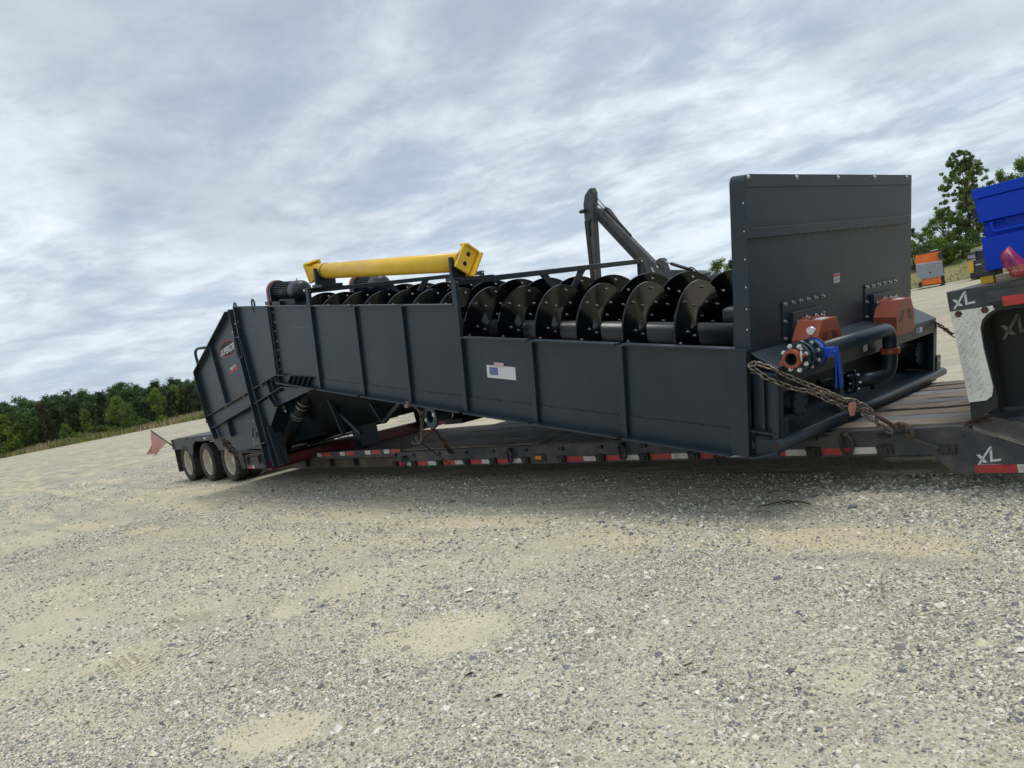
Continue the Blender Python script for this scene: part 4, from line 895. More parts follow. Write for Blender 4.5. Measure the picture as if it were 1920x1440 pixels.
# tape, brackets, D-rings
bxs = [c3(800, 820), c3(950, 820), c3(1160, 820), c3(1380, 805), c3(1600, 800), c3(1865, 790), (1055, 858), (1128, 857), (1210, 856), (1303, 855), (1413, 853), (1527, 848), (1661, 843)]
bX = [at(*p).x for p in bxs]
def zb(x): return .245+(x+9.45)/7.21*.017
for i, x in enumerate(bX):
    z = zb(x)+.012; mb = MB(); mb.box((x-.055, TY-.035, z), (x+.055, TY-.001, z+.075)); mb.box((x-.03, TY-.05, z+.01), (x+.03, TY-.036, z+.06)); mb.box((x-.055, TY-.045, z+.055), (x-.035, TY-.036, z+.075)); obj('outrigger_bracket', mb, 'trailer_black', TRL, .004)
    mb = MB(); mb.box((x-.03, TY-.02, .40), (x+.045, TY-.001, .425)); mb.box((x+.02, TY-.03, .425), (x+.045, TY-.001, .437)); obj('chain_hook', mb, 'trailer_black', TRL)
    if i+1 < len(bX):
        x2 = bX[i+1]; a = x+.065; b = x2-.065; mid = a+(b-a)*.56
        if i == 5: a += .16; mid = a+(b-a)*.0+.0
        if i != 5:
            mb = MB(); mb.box((a, TY-.0025, zb(a)+.02), (mid, TY-.0005, zb(a)+.072)); obj('reflective_tape', mb, 'tape_red', TRL)
            mb = MB(); mb.box((mid, TY-.0028, zb(a)+.02), (b, TY-.0005, zb(a)+.072)); obj('reflective_tape', mb, 'tape_white', TRL)
        else:
            pass
for x, y in ((745, 866), (935, 864)):
    pass
p = at(1012, 857.5); mb = MB(); mb.box((p.x-.10, TY-.012, p.z-.045), (p.x+.10, TY-.001, p.z+.045)); mk_ = obj('marker_lamp', mb, 'trailer_black', TRL, .004)
mb = MB(); mb.box((p.x-.055, TY-.03, p.z-.022), (p.x+.055, TY-.013, p.z+.022)); obj('lens', mb, 'amber', mk_, .01)
def dring(px, py, sc=1.0, Yp=TY):
    p = at(px, py, Yp-.03); rr = .045*sc; hh = .075*sc; n = 20
    pts = []
    for k in range(n):
        a = 2*math.pi*k/n; pts.append(Vector((p.x+rr*math.cos(a), Yp-.03-.015*abs(math.sin(a)), p.z+(hh if abs(math.sin(a)) > 0 else 0)*math.sin(a))))
    mb = MB(); mb.tube(pts, .014*sc, 8, closed=True); mb.cyl((p.x-.03, Yp-.03, p.z+hh), (p.x+.03, Yp-.03, p.z+hh), .022, 8); obj('lashing_ring', mb, 'trailer_black', TRL)
for a in ((758, 867), (957, 855), (1168, 847), (1348, 853), (1588, 834)): dring(*a)
dring(465, 865, .9); dring(487, 862, .9)
# rear part of the deck, set a little further in
RY = TY+.02
tpr('rear_rail', [(-15.0, .40), (-15.0, .512), (-9.47, .512), (-9.47, .40)], RY, RY+.08)
tpr('lower_beam', [(-13.9, .24), (-9.47, .24), (-9.47, .398), (-13.9, .398)], RY+.06, RY+.16, 'trailer_dirty')
tbox('rear_deck', (-15.0, RY+.09, .395), (-9.47, TB, .412), 'trailer_dirty')
for x in (-12.7, -11.9, -11.1, -10.3, -9.75):
    mb = MB(); mb.box((x, RY-.0025, .445), (x+.16, RY-.0005, .505)); obj('reflective_tape', mb, 'tape_white', TRL); mb = MB(); mb.box((x+.2, RY-.0025, .445), (x+.45, RY-.0005, .505)); obj('reflective_tape', mb, 'tape_red', TRL)
for x in (-12.4, -11.5, -10.7): tbox('rail_bracket', (x-.03, RY-.02, .27), (x+.03, RY+.05, .40), 'trailer_black')
tbox('rear_corner_box', (-14.98, TY-.01, .27), (-14.1, TY+.3, .50), 'trailer_paint', TRL, .003)
mb = MB(); mb.box((-14.9, TY-.0125, .275), (-14.70, TY-.0105, .33)); obj('reflective_tape', mb, 'tape_red', TRL); mb = MB(); mb.box((-14.70, TY-.0125, .275), (-14.6, TY-.0105, .33)); obj('reflective_tape', mb, 'tape_white', TRL)
tbox('rear_corner_top', (-15.0, TY+.0, .513), (-13.9, TB, .54), 'trailer_dirty')
# rear bogie frame, fenders, mud flap
tbox('bogie_deck', (-19.3, TY+.06, .90), (-15.3, TB-.05, 1.03)); 
tbox('bogie_rail', (-19.35, TY+.02, .77), (-18.35, TY+.10, 1.02)); tbox('bogie_cross', (-19.42, TY+.0, .78), (-19.33, TB, 1.02))
tpr('fender', [(-18.3, .98), (-15.1, 1.0), (-15.15, .80), (-15.5, .68), (-16.3, .68), (-16.45, .80), (-16.6, .92), (-17.7, .93), (-17.9, .85), (-18.05, .6), (-18.3, .72)], TY-.005, TY+.02, bevel=.003)
tbox('fender_top', (-18.3, TY+.021, .985), (-15.1, TY+.4, 1.0)); tbox('frame_step', (-16.8, TY+.3, 1.03), (-16.3, TY+.6, 1.14), 'trailer_dirty'); tbox('frame_plate', (-16.4, TY+.2, 1.031), (-15.3, TY+1.4, 1.07), 'red_steel')
tbox('mud_flap', (-19.37, TY+.02, .22), (-19.35, TY+.6, .77), 'rubber'); tpr('guard_flap', [(-15.45, .64), (-15.12, .60), (-15.05, .28), (-15.25, .28)], TY-.01, TY+.01, 'trailer_black')
mb = MB(); mb.box((-17.1, TY-.0075, .95), (-16.95, TY-.0055, .99)); obj('reflective_tape', mb, 'tape_white', TRL)
tbox('axle_beam', (-18.7, 6.5, .5), (-15.4, 7.2, .85), 'trailer_black')
for xx in (-18.6, -17.27, -15.94): mb = MB(); mb.cyl((xx, TY+.5, .43), (xx, TB-.5, .43), .07, 12); obj('axle', mb, 'trailer_black', TRL)
# wheels
def wheel(xc, yo, dirn):
    c = Vector((xc, yo, .43)); ax = Vector((0, dirn, 0)); mb = MB(); R_ = .43
    prof = [(.285, .03), (.33, .0), (.385, .002), (.41, .012), (.428, .030)]
    for g in range(5):
        h0 = .035+g*.043; prof += [(R_, h0), (R_, h0+.030), (R_-.012, h0+.033), (R_-.012, h0+.040)]
    prof += [(R_, .25), (.41, .262), (.34, .27), (.285, .25), (.284, .04)]
    mb.lathe(c, ax, prof, 56, False, True); mb.lathe(c+ax*.31, ax, [(.285, .03), (.33, .0), (.41, .01), (R_, .04), (R_, .22), (.41, .25), (.285, .24)], 40, True, True); ty = obj('wheel', mb, 'rubber', TRL)
    mb = MB(); mb.lathe(c, ax, [(.292, .012), (.30, .018), (.292, .032), (.272, .035), (.262, .07), (.258, .17), (.235, .19), (.15, .205), (.10, .20), (.10, .12), (.085, .10), (.001, .10)], 40, True); rm = obj('rim', mb, 'rim_cream', ty)
    mb = MB()
    for k in range(10): a = k*.628; mb.bolt(c+ax*.203+Vector((math.cos(a), 0, math.sin(a)))*.165, -ax, .014, .03)
    obj('lug_nuts', mb, 'rim_cream', rm)
for xx in (-18.6, -17.27, -15.94): wheel(xx, TY+.005, 1)
for xx in (-18.6, -17.27, -15.94): wheel(xx, TB-.005, -1)
# gooseneck
def AT(x, y, Y=TY): q = at(x, y, Y); return (q.x, q.z)
NA = [AT(1774, 548), AT(1781, 585), AT(1845, 575), AT(1845, 536)]
GZ = (NA[0][1]+NA[3][1])/2; GB = (NA[1][1]+NA[2][1])/2; GX = NA[0][0]
tpr('gooseneck_beam', [(GX, GB), (GX, GZ), (1.4, GZ), (1.4, GB)], TY, TY+.12, bevel=.004)
tbox('gooseneck_top', (GX, TY+.121, GZ-.05), (1.4, TB, GZ-.002)); tbox('gooseneck_end', (GX, TY+.121, GB), (GX+.06, TB, GZ-.051))
a = at(1848, 548); b = at(1880, 560)
tbox('rail_step', (a.x, TY-.03, b.z-.01), (1.4, TY-.001, b.z+.06))
mb = MB(); a = at(1884, 572); mb.box((a.x, TY-.0335, a.z-.005), (a.x+.45, TY-.031, a.z+.06)); obj('reflective_tape', mb, 'tape_red', TRL)
off_ = Vector((0, -.003, 0))
def V3(*pp, Y=TY): return [at(x, y, Y) for x, y in pp]
flat('brand_letters', XLP, V3(cg(447, 282), cg(597, 250), cg(582, 150), cg(432, 182)), 'white_print', TRL, off_, label='white XL lettering on the dark gooseneck beam')
dp = [AT(*cg(430, 300)), AT(*cg(708, 254)), AT(*cg(722, 280)), AT(*cg(672, 312)), AT(*cg(640, 350)), AT(*cg(628, 400)), AT(*cg(650, 540)), AT(*cg(713, 790)), AT(*cg(706, 850)), AT(*cg(668, 878)), AT(*cg(555, 892))]
tpr('tread_plate', dp, TY-.012, TY-.001, 'tread_plate')
# raised lozenges of the tread plate
mb = MB(); xs_ = [p[0] for p in dp]; zs_ = [p[1] for p in dp]
def inside(x, z, P):
    c = False; j = len(P)-1
    for i in range(len(P)):
        if (P[i][1] > z) != (P[j][1] > z) and x < (P[j][0]-P[i][0])*(z-P[i][1])/(P[j][1]-P[i][1])+P[i][0]: c = not c
        j = i
    return c
r_ = 0; z = min(zs_)+.012
while z < max(zs_):
    x = min(xs_)+.01+(r_ % 2)*.018; c_ = 0
    while x < max(xs_):
        if all(inside(x+dx, z+dz, dp) for dx in (-.016, .016) for dz in (-.016, .016)):
            a = R(45) if (r_+c_) % 2 else R(-45); ux, uz = math.cos(a), math.sin(a); l_, w_ = .018, .0055; y = TY-.012
            ring_ = [(x-ux*l_, z-uz*l_), (x-uz*w_, z+ux*w_), (x+ux*l_, z+uz*l_), (x+uz*w_, z-ux*w_)]
            mb.add([(q[0], y-.0002, q[1]) for q in ring_]+[(x-ux*l_*.6, y-.0045, z-uz*l_*.6), (x+ux*l_*.6, y-.0045, z+uz*l_*.6)], [(0, 1, 4), (1, 2, 5, 4), (2, 3, 5), (3, 0, 4, 5)])
        x += .036; c_ += 1
    z += .0255; r_ += 1
obj('tread_pattern', mb, 'tread_plate', TRL, kind='stuff')
mb = MB()
for q in (cg(482, 313), cg(655, 285)): c = at(*q, TY-.012); mb.bolt(c, Vector((0, -1, 0)), .016, .012)
obj('bolts', mb, 'rust', TRL, kind='stuff')
arch = [AT(*cg(722, 280)), AT(*cg(672, 312)), AT(*cg(640, 350)), AT(*cg(628, 400)), AT(*cg(650, 540)), AT(*cg(713, 790)), AT(*cg(706, 850)), AT(*cg(668, 878)), AT(*cg(555, 892)), AT(*cg(567, 1020)), AT(*cg(690, 955)), AT(*cg(740, 925)), AT(*cg(738, 860)), AT(*cg(700, 690)), AT(*cg(650, 500)), AT(*cg(640, 420)), AT(*cg(652, 365)), AT(*cg(690, 320)), AT(*cg(745, 290)), (1.4, AT(*cg(745, 290))[1]-.02), (1.4, GB), (AT(*cg(722, 280))[0], GB)]
tpr('arch_plate', arch, TY+.002, TY+.12, 'flap_black')
tbox('neck_web', (GX+.02, TY+.35, .47), (GX+.1, TB, GB), 'trailer_black')
flap = V3(cg(745, 930), cg(1010, 960), cg(1000, 285), cg(640, 285), Y=6.15)
mb = MB(); fl_ = [Vector((flap[3].x-.05, 6.15, .50)), Vector((1.3, 6.15, .50)), Vector((1.3, 6.15, 1.26)), Vector((flap[3].x-.05, 6.15, 1.26))]; mb.prism(fl_, [p+Vector((0, .02, 0)) for p in fl_]); mf = obj('mud_flap', mb, 'flap_black', TRL)
flat('brand_letters', XLP, V3(cg(768, 482), cg(985, 435), cg(955, 290), cg(745, 335), Y=6.147), 'ramp_steel', mf, Vector((0, -.001, 0)))
# ramp plates beside the neck
r1_ = [Vector((-1.99, TY+.0, .462)), Vector((-1.45, TY+.0, .235)), Vector((-1.45, 6.14, .40)), Vector((-1.90, 6.14, .56))]
A_ = at(*cg(575, 1060), TY); A_.z = .458
B_ = at(*cg(725, 1098), TY); C_ = at(*cg(850, 1018), 6.0); D_ = at(*cg(688, 985), 6.0)
mb = MB(); mb.prism([A_, B_, C_, D_], [p-Vector((0, 0, .03)) for p in (A_, B_, C_, D_)]); obj('ramp_plate', mb, 'ramp_steel', TRL)
B2 = B_+(B_-A_)*2.2; B2.z = max(.24, B2.z); C2 = C_+(C_-D_)*2.2; up_ = Vector((0, 0, .006))
mb = MB(); mb.prism([B_+up_, B2, C2, C_+up_], [p-Vector((0, 0, .03)) for p in (B_+up_, B2, C2, C_+up_)]); obj('ramp_plate', mb, 'ramp_steel', TRL)
E_ = at(*cg(740, 925), 6.12); mb = MB(); ee = [D_, C_+(C_-D_)*1.5, Vector((1.2, 6.14, E_.z)), E_]; mb.prism(ee, [p-Vector((0, 0, .02)) for p in ee]); obj('ramp_ledge', mb, 'trailer_paint', TRL)
mb = MB(); p0, p1 = at(*cg(540, 1055), TY+.02), at(*cg(690, 980), 5.95); p0.z = .475; mb.bar(p0, p1, Vector((0, 0, 1)), .03, .02); obj('seam_bar', mb, 'rust', TRL)
# right end prints and hardware on the side rail
flat('brand_letters', XLP, V3(cg(602, 1312), cg(765, 1292), cg(757, 1175), cg(594, 1195)), 'white_print', TRL, Vector((0, -.002, 0)), label='white XL lettering low on the gooseneck side')
decal('town_lettering', 'MANCHESTER, IA', V3(cg(632, 1308), cg(762, 1306), cg(762, 1298), cg(632, 1300)), 'white_print', TRL, Vector((0, -.002, 0)), .01)
a, b = at(*cg(595, 1362)), at(*cg(595, 1312)); c = at(*cg(875, 1340))
zt0, zt1 = a.z, b.z
mb = MB(); mb.box((a.x, TY-.0025, .128), (c.x, TY-.0005, .185)); obj('reflective_tape', mb, 'tape_red', TRL); mb = MB(); mb.box((c.x, TY-.0025, .128), (c.x+.3, TY-.0005, .185)); obj('reflective_tape', mb, 'tape_white', TRL)
p = at(*cg(518, 1112)); mb = MB(); mb.lathe((p.x, TY-.001, p.z), (0, -1, 0), [(.013, 0), (.0004, .0004)], 16, False); obj('bolt_hole', mb, 'black_print', TRL)
p = at(*c7(1665, 1210)); mb = MB(); mb.box((p.x-.06, TY-.02, p.z-.035), (p.x+.06, TY-.001, p.z+.03)); mb.box((p.x-.045, TY-.032, p.z-.022), (p.x+.02, TY-.021, p.z+.02)); obj('latch_bracket', mb, 'trailer_black', TRL, .004)
for x in (1540, 1660, 1690): 
    p = at(x, 812); mb = MB(); mb.box((p.x-.06, TY-.012, .425), (p.x+.06, TY-.001, .44)); obj('rail_lip', mb, 'trailer_black', TRL)
# ------------------------------------------------------------------ red beam across the deck
mb = MB(); bx0 = -12.27
for (x0, x1, z0, z1) in ((bx0+.0, bx0+.22, .415, .432), (bx0+.0, bx0+.22, .568, .585), (bx0+.15, bx0+.19, .432, .568)): mb.box((x0+.02, 4.98, z0+.0), (x1, 8.7, z1))
o = obj('red_beam', mb, 'red_steel'); setp(o, label='dark red steel beam lying across the trailer under the washer column', category='beam')
# ------------------------------------------------------------------ chains
def linkmesh(L_=.056, W_=.035, r=.0058, nm='link', m='chain_steel'):
    mb = MB(); pts = []; a = L_/2-W_/2
    for k in range(5): t = -math.pi/2+math.pi*k/4; pts.append(Vector((a+(W_/2-r)*math.cos(t), (W_/2-r)*math.sin(t), 0)))
    for k in range(5): t = math.pi/2+math.pi*k/4; pts.append(Vector((-a+(W_/2-r)*math.cos(t), (W_/2-r)*math.sin(t), 0)))
    mb.tube(pts, r, 5, closed=True)
    me = bpy.data.meshes.new(nm); me.from_pydata([tuple(v) for v in mb.v], [], mb.f); me.polygons.foreach_set('use_smooth', mb.sm); me.materials.append(MATS[m]); return me
LM = linkmesh(); LD = linkmesh(m='chain_dark')
def chain(label, strands, mesh=LM, pitch=.040, scale=1.0, jitter=.0):
    T = thing('load_chain', strands[0][0], label, 'chain', 'chains tying the washer down')
    cnt = 0
    for pts in strands:
        pts = [Vector(p) for p in pts]; d = 0; i = 0; pos = pts[0]; flip = 0; path = []
        for a, b in zip(pts[:-1], pts[1:]):
            n = max(1, int((b-a).length/.005)); path += [a.lerp(b, k/n) for k in range(n)]
        path.append(pts[-1]); acc = 0; last = path[0]; prev = path[0]
        for q in path[1:]:
            acc += (q-prev).length; prev = q
            if acc >= pitch*scale:
                tv = (q-last).normalized(); c = (q+last)/2; last = q; acc = 0
                rot = tv.to_track_quat('X', 'Z').to_matrix().to_4x4() @ Matrix.Rotation(R(45)+(math.pi/2 if flip else 0)+random.uniform(-.25, .25), 4, 'X'); flip = 1-flip
                o = bpy.data.objects.new('link', mesh); COL.objects.link(o); o.parent = T
                o.matrix_local = Matrix.Translation(c-Vector(strands[0][0])) @ rot @ Matrix.Scale(scale, 4); cnt += 1
    return T
def pathpx(pts, f, Y0, Y1, x0, x1):
    return [at(*f(x, y), Y0+(Y1-Y0)*(f(x, y)[0]-x0)/(x1-x0)) for x, y in pts]
def g7(P, dY=0): return [at(*c7(x, y), 4.90+dY+.76*max(0, (c7(x, y)[0]-1400)/310)**1.35) for x, y in P]
CR = chain('rusty steel chain crossing the front corner of the washer down to the deck hook', [
    g7([(180, 580), (215, 555), (260, 575), (350, 600), (400, 630), (480, 665), (560, 700), (640, 735), (760, 775), (820, 805), (880, 840), (960, 842), (1010, 870), (1080, 905), (1140, 945)]),
    g7([(175, 575), (210, 600), (260, 640), (320, 680), (400, 710), (470, 740), (540, 760), (620, 770), (700, 800), (760, 840), (820, 855), (880, 890), (930, 905), (1010, 910), (1090, 925), (1150, 940)]),
    g7([(640, 770), (700, 790), (790, 790), (850, 830), (930, 850), (1000, 845)], .015),
    g7([(1020, 940), (1060, 960), (1110, 985), (1160, 1030), (1210, 1070), (1260, 1085), (1230, 1095)], -.01),
    g7([(1110, 970), (1140, 1000), (1170, 1050), (1230, 1060)], -.02)], scale=1.36)
g = g7([(1130, 955), (1180, 985), (1240, 1020), (1290, 1050), (1330, 1060)])
mb = MB(); mb.tube(g, [.010, .016, .015, .013, .009], 10); obj('grab_hook', mb, 'rust', CR)
g = g7([(1240, 1020), (1290, 1065), (1330, 1060), (1340, 1035), (1300, 1015)]); mb = MB(); mb.tube(g, .013, 8); obj('grab_hook', mb, 'chain_dark', CR)
hk = pathpx([(1275, 1030), (1320, 1015), (1370, 1030), (1400, 1070), (1410, 1110), (1385, 1120), (1340, 1105)], c7, 5.6, 5.6, 0, 1)
mb = MB(); mb.tube(rounded(hk, .05, 3), .016, 10); o = obj('deck_hook', mb, 'chain_dark'); setp(o, label='thick rusty hook on the rail where the front chain ends', category='hook')
mb = MB(); a, b = at(*c7(1370, 1125), 5.66), at(*c7(1605, 1200), 5.67); mb.bar(a, b, Vector((0, 0, 1)), .004, .018); o = obj('tie_strap', mb, 'strap'); setp(o, label='thin flat strap running from the deck hook to the rail latch', category='strap')
g = g7([(925, 865), (960, 865), (962, 900), (950, 960), (935, 960), (920, 900)], -.03); mb = MB(); mb.prism(g, [p+Vector((.01, .02, 0)) for p in g]); o = obj('rag', mb, 'rag'); setp(o, label='reddish brown rag knotted into the front chain', category='rag')
ch2 = chain('dark chain stretched behind the tread plate from the far guard', [[onpl(*c7(x, y), WA, 8.05+(7.9-8.05)*(x-1410)/300) for x, y in ((1410, 185), (1450, 200), (1520, 225), (1570, 250), (1600, 285), (1650, 310), (1690, 335), (1740, 375), (1800, 420))], [onpl(*c7(x, y), WA, 8.1) for x, y in ((1540, 240), (1600, 270), (1630, 295), (1700, 350))]], LD, scale=1.15)
ch3 = chain('thin chain hanging straight down from the tie eye at mid trailer', [[at(*c3(x, y), 4.98) for x, y in ((935, 345), (960, 365), (990, 400), (1000, 450), (1003, 520), (1005, 600), (1000, 650), (960, 660), (930, 665), (925, 650), (945, 640))], [at(*c3(x, y), 5.0) for x, y in ((950, 360), (985, 390), (1012, 440), (1015, 520), (1012, 600), (1000, 660), (970, 670))], [at(*c3(x, y), 5.0) for x, y in ((960, 610), (975, 650), (1000, 655))]], scale=.9)
mb = MB(); mb.tube([at(*c3(x, y), 5.05) for x, y in ((1005, 395), (1020, 420))], .03, 8); obj('snap_hook', mb, 'rag', ch3)
BND = thing('load_binder', at(*c3(1105, 545), 5.1), 'rusty lever load binder hanging below the flanged stub pipe', 'load binder')
mb = MB(); mb.tube([at(*c3(x, y), 5.1) for x, y in ((1105, 545), (1060, 575), (1015, 612))], [.02, .02, .015], 8); obj('handle', mb, 'rust', BND)
mb = MB(); mb.tube([at(*c3(x, y), 5.1+.002*(x-1105)) for x, y in ((1105, 545), (1130, 575), (1155, 620), (1170, 650))], .02, 8); obj('lever', mb, 'rust', BND)
mb = MB(); mb.tube([at(*c3(x, y), 5.2) for x, y in ((1165, 635), (1190, 665), (1195, 690))], [.035, .03, .02], 8); obj('ratchet_body', mb, 'rust', BND)
ch4 = chain('short rusty chain from the load binder to the rail hook', [[at(*c3(x, y), 5.25+(x-1190)*.004) for x, y in ((1185, 660), (1200, 690), (1215, 715), (1240, 735), (1262, 740))], [at(*c3(x, y), 5.27+(x-1190)*.004) for x, y in ((1195, 650), (1215, 690), (1240, 720), (1270, 738))]], LD, scale=1.3)
mb = MB(); mb.cyl(at(*c3(1015, 668), 5.05), at(*c3(1240, 828), 5.66), .006, 6); o = obj('tie_wire', mb, 'sapwire'); setp(o, label='thin black cord from the hanging chain to the rail tape', category='cord')
ch5 = chain('bundled chain hanging at the rear axle under the washer tail', [[at(*c1(x, y), 5.1+(y-1150)*.003) for x, y in a] for a in (((232, 1158), (250, 1175), (262, 1190), (280, 1210), (300, 1235)), ((240, 1155), (238, 1175), (262, 1200), (280, 1225), (320, 1235)), ((228, 1150), (255, 1160), (290, 1190), (312, 1220)), ((300, 1235), (318, 1270), (335, 1300)))], LD, scale=2.0)
ch6 = chain('rusty red chain hooked over the rear edge of the washer tail', [[at(*c1(x, y), 4.98) for x, y in ((150, 1003), (140, 1020), (152, 1035), (140, 1045), (148, 1060))], [at(*c1(x, y), 4.97) for x, y in ((143, 990), (155, 1020), (146, 1045))]], LD, scale=1.6)
# ------------------------------------------------------------------ warning flag at the tail
FLG = thing('warning_flag', at(*c3(0, 0), TY), 'faded red warning flag on a thin rod sticking out behind the trailer', 'flag')
cf = lambda x, y: (x/4, 680+y/4)
a, b = at(*cf(1132, 510), TY+.1), at(*cf(1300, 628), TY+.1); FLG.location = b; BASE[FLG.name] = b.copy()
mb = MB(); mb.cyl(a, b, .018, 8); obj('rod', mb, 'sapwire', FLG)
TL, TR_, BL, BR = at(*cf(1134, 516), TY+.1), at(*cf(1247, 600), TY+.1), at(*cf(1110, 672), TY+.1), at(*cf(1172, 702), TY+.1)
mb = MB(); n = 12; vs = []
for i in range(n+1):
    for j in range(n+1):
        u, v = i/n, j/n; p = TL.lerp(TR_, u).lerp(BL.lerp(BR, u), v); p = p+Vector((.0, .10*math.sin(u*9+v*2)*v, 0)); vs.append(p)
mb.add(vs, [(i*(n+1)+j, i*(n+1)+j+1, (i+1)*(n+1)+j+1, (i+1)*(n+1)+j) for i in range(n) for j in range(n)], True); obj('cloth', mb, 'flag_red', FLG)
# ------------------------------------------------------------------ blue toolbox on the neck
BY = 6.0
def BA(x, y): q = at(*c8(x, y), BY); return q
x0 = (BA(730, 395).x+BA(850, 1180).x)/2; z1 = BA(732, 393).z; z0 = BA(850, 1180).z; zl = BA(748, 488).z; zr1 = BA(785, 712).z; zr0 = BA(808, 862).z
TBX = thing('tool_box', (x0, BY, z0), 'bright blue steel job box with a recessed handle standing on the trailer neck', 'tool box')
XR = x0+1.25; BD = BY+.75
def bb(name, a, b, m='blue_box', parent=TBX, bev=.004): mb = MB(); mb.box(a, b); return obj(name, mb, m, parent, bev)
bb('lower_body', (x0+.01, BY, z0), (XR, BD, zr0)); bb('recess_panel', (x0+.02, BY+.055, zr0+.001), (XR, BD, zr1-.001)); bb('upper_body', (x0+.01, BY, zr1), (XR, BD, zl-.003)); bb('lid', (x0, BY-.012, zl), (XR, BD+.01, z1))
h0, h1 = BA(915, 705), BA(930, 795); mb = MB(); mb.tube(rounded([h0+Vector((0, .05, 0)), h0+Vector((0, .0, 0)), h1, Vector((XR-.25, BY-.0, h1.z)), Vector((XR-.25, BY+.05, h0.z))], .03, 4), .013, 10); obj('handle', mb, 'blue_box', TBX)
bb('latch', (h0.x-.05, BY+.03, h0.z-.005), (h0.x+.06, BY+.054, h0.z+.008), 'blue_box')
p = at(*c8(920, 1200), BY+.1); bb('foot', (p.x-.045, BY+.05, GZ), (p.x+.045, BY+.2, z0-.001), 'machine_black'); mb = MB(); mb.box((p.x-.05, BY+.02, GZ+.001), (p.x+.03, BY+.045, GZ+.05)); obj('foot_strap', mb, 'machine_yellow', TBX)
bb('hinge', (x0-.05, BY+.1, zl-.12), (x0+.005, BY+.2, zl-.05), 'black_print')
p0, p1 = at(*c8(985, 1290), 5.8), at(*c8(1160, 1240), 5.8); mb = MB(); mb.box((p0.x, 5.76, GZ+.001), (p0.x+.75, 5.86, GZ+.055)); o = obj('timber_block', mb, 'timber', None, .004); setp(o, label='weathered timber block lying beside the blue box', category='timber')
bc = [c8(x, y) for x, y in ((1005, 1050), (1040, 985), (1095, 932), (1150, 1000), (1234, 1080), (1290, 1140), (1290, 1210), (1200, 1235), (1130, 1222), (1100, 1180), (1060, 1130))]
mb = MB(); ctr = at(*c8(1150, 1120), 5.72); ring0 = [at(x, y, 5.72) for x, y in bc]; vs = []
n = len(ring0)
for lay, (k, dy) in enumerate(((1.0, 0.02), (.93, -.05), (.6, -.09), (.25, -.07))):
    for i, p in enumerate(ring0): q = ctr.lerp(p, k); vs.append(q+Vector((0, dy+.02*math.sin(i*2.1+lay*1.3), 0)))
fs = [(a*n+i, a*n+(i+1) % n, (a+1)*n+(i+1) % n, (a+1)*n+i) for a in range(3) for i in range(n)]; fs.append(tuple(3*n+i for i in range(n)))
mb.add(vs, fs, True); o = obj('red_flag_bundle', mb, 'bag_red'); setp(o, label='bundled translucent red warning flag in front of the blue box', category='flag')
# ------------------------------------------------------------------ bent wire on the gravel
pts = [atz(x, y, .02) for x, y in ((1420, 950), (1440, 946), (1468, 940), (1476, 938), (1482, 939), (1500, 941), (1520, 945))]; mb = MB(); mb.tube(pts, .0045, 6); mb.tube([atz(x, y, .012) for x, y in ((1470, 940), (1478, 943), (1484, 940))], .005, 6)
o = obj('bent_wire', mb, 'sapwire'); setp(o, label='thin black bent wire lying on the gravel before the trailer', category='wire')
# ================================================================== EXCAVATOR
EY = 22.0
ex = at(*ce(1500, 1100), EY)
EX = thing('excavator', (ex.x, EY, 0), 'grey excavator parked behind the washer with its boom folded up high', 'excavator')
def E3(pts, y0, y1, name, m='excavator_grey', bev=.02):
    P = [at(*ce(x, y), EY) for x, y in pts]; mb = MB(); mb.prism([Vector((p.x, EY+y0, p.z)) for p in P], [Vector((p.x, EY+y1, p.z)) for p in P]); return obj(name, mb, m, EX, bev)
E3(((255, 140), (280, 124), (302, 175), (305, 300), (308, 460), (355, 1260), (290, 1260), (213, 480), (198, 300), (212, 205)), -.05, .22, 'stick')
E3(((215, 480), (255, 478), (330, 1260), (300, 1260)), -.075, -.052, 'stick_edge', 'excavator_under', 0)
E3(((320, 335), (385, 355), (680, 655), (845, 820), (985, 965), (1085, 1080), (890, 1120), (725, 880), (330, 455)), -.0, .22, 'boom')
E3(((330, 415), (332, 456), (727, 880), (890, 1118), (840, 985), (725, 810), (335, 385)), -.03, -.002, 'boom_shade_strip', 'excavator_under', 0)  # dark sheet on the near face, painting in the boom's shaded underside
for a in (((960, 950), (985, 970)), ((905, 965), (940, 1015)), ((862, 1035), (890, 1060))):
    (xa, ya), (xb, yb) = a; E3(((xa, ya), (xa+12, ya-3), (xb+5, yb-2), (xb-8, yb+4)), -.012, -.003, 'painted_stripe', 'white_print', 0)
E3(((945, 895), (990, 868), (1015, 890), (1060, 1040), (1000, 1010)), .05, .35, 'cylinder_lug')
def ecyl(a, b, r, name, m): mb = MB(); mb.cyl(at(*ce(*a), EY+.2), at(*ce(*b), EY+.2), r, 10); obj(name, mb, m, EX)
ecyl((322, 205), (430, 345), .03, 'cylinder_rod', 'machine_light'); ecyl((425, 340), (690, 640), .07, 'arm_cylinder', 'excavator_under')
ecyl((1015, 893), (1130, 932), .03, 'cylinder_rod', 'machine_light'); ecyl((1120, 928), (1345, 1000), .06, 'boom_cylinder', 'excavator_under')
for pts in (((430, 340), (470, 345), (560, 470), (620, 560), (660, 590), (690, 640)), ((300, 290), (290, 330), (330, 400), (345, 430), (330, 480), (270, 450), (250, 490), (262, 640)), ((330, 280), (370, 320), (415, 360), (410, 430)), ((1300, 985), (1330, 960), (1370, 985), (1400, 1020)), ((600, 540), (640, 560), (650, 600)), ((1065, 1000), (1090, 985), (1120, 1000), (1200, 1002), (1290, 1005))):
    mb = MB(); mb.tube(rounded([at(*ce(x, y), EY-.08) for x, y in pts], .3, 3), .022, 6); obj('hydraulic_hose', mb, 'sapwire', EX)
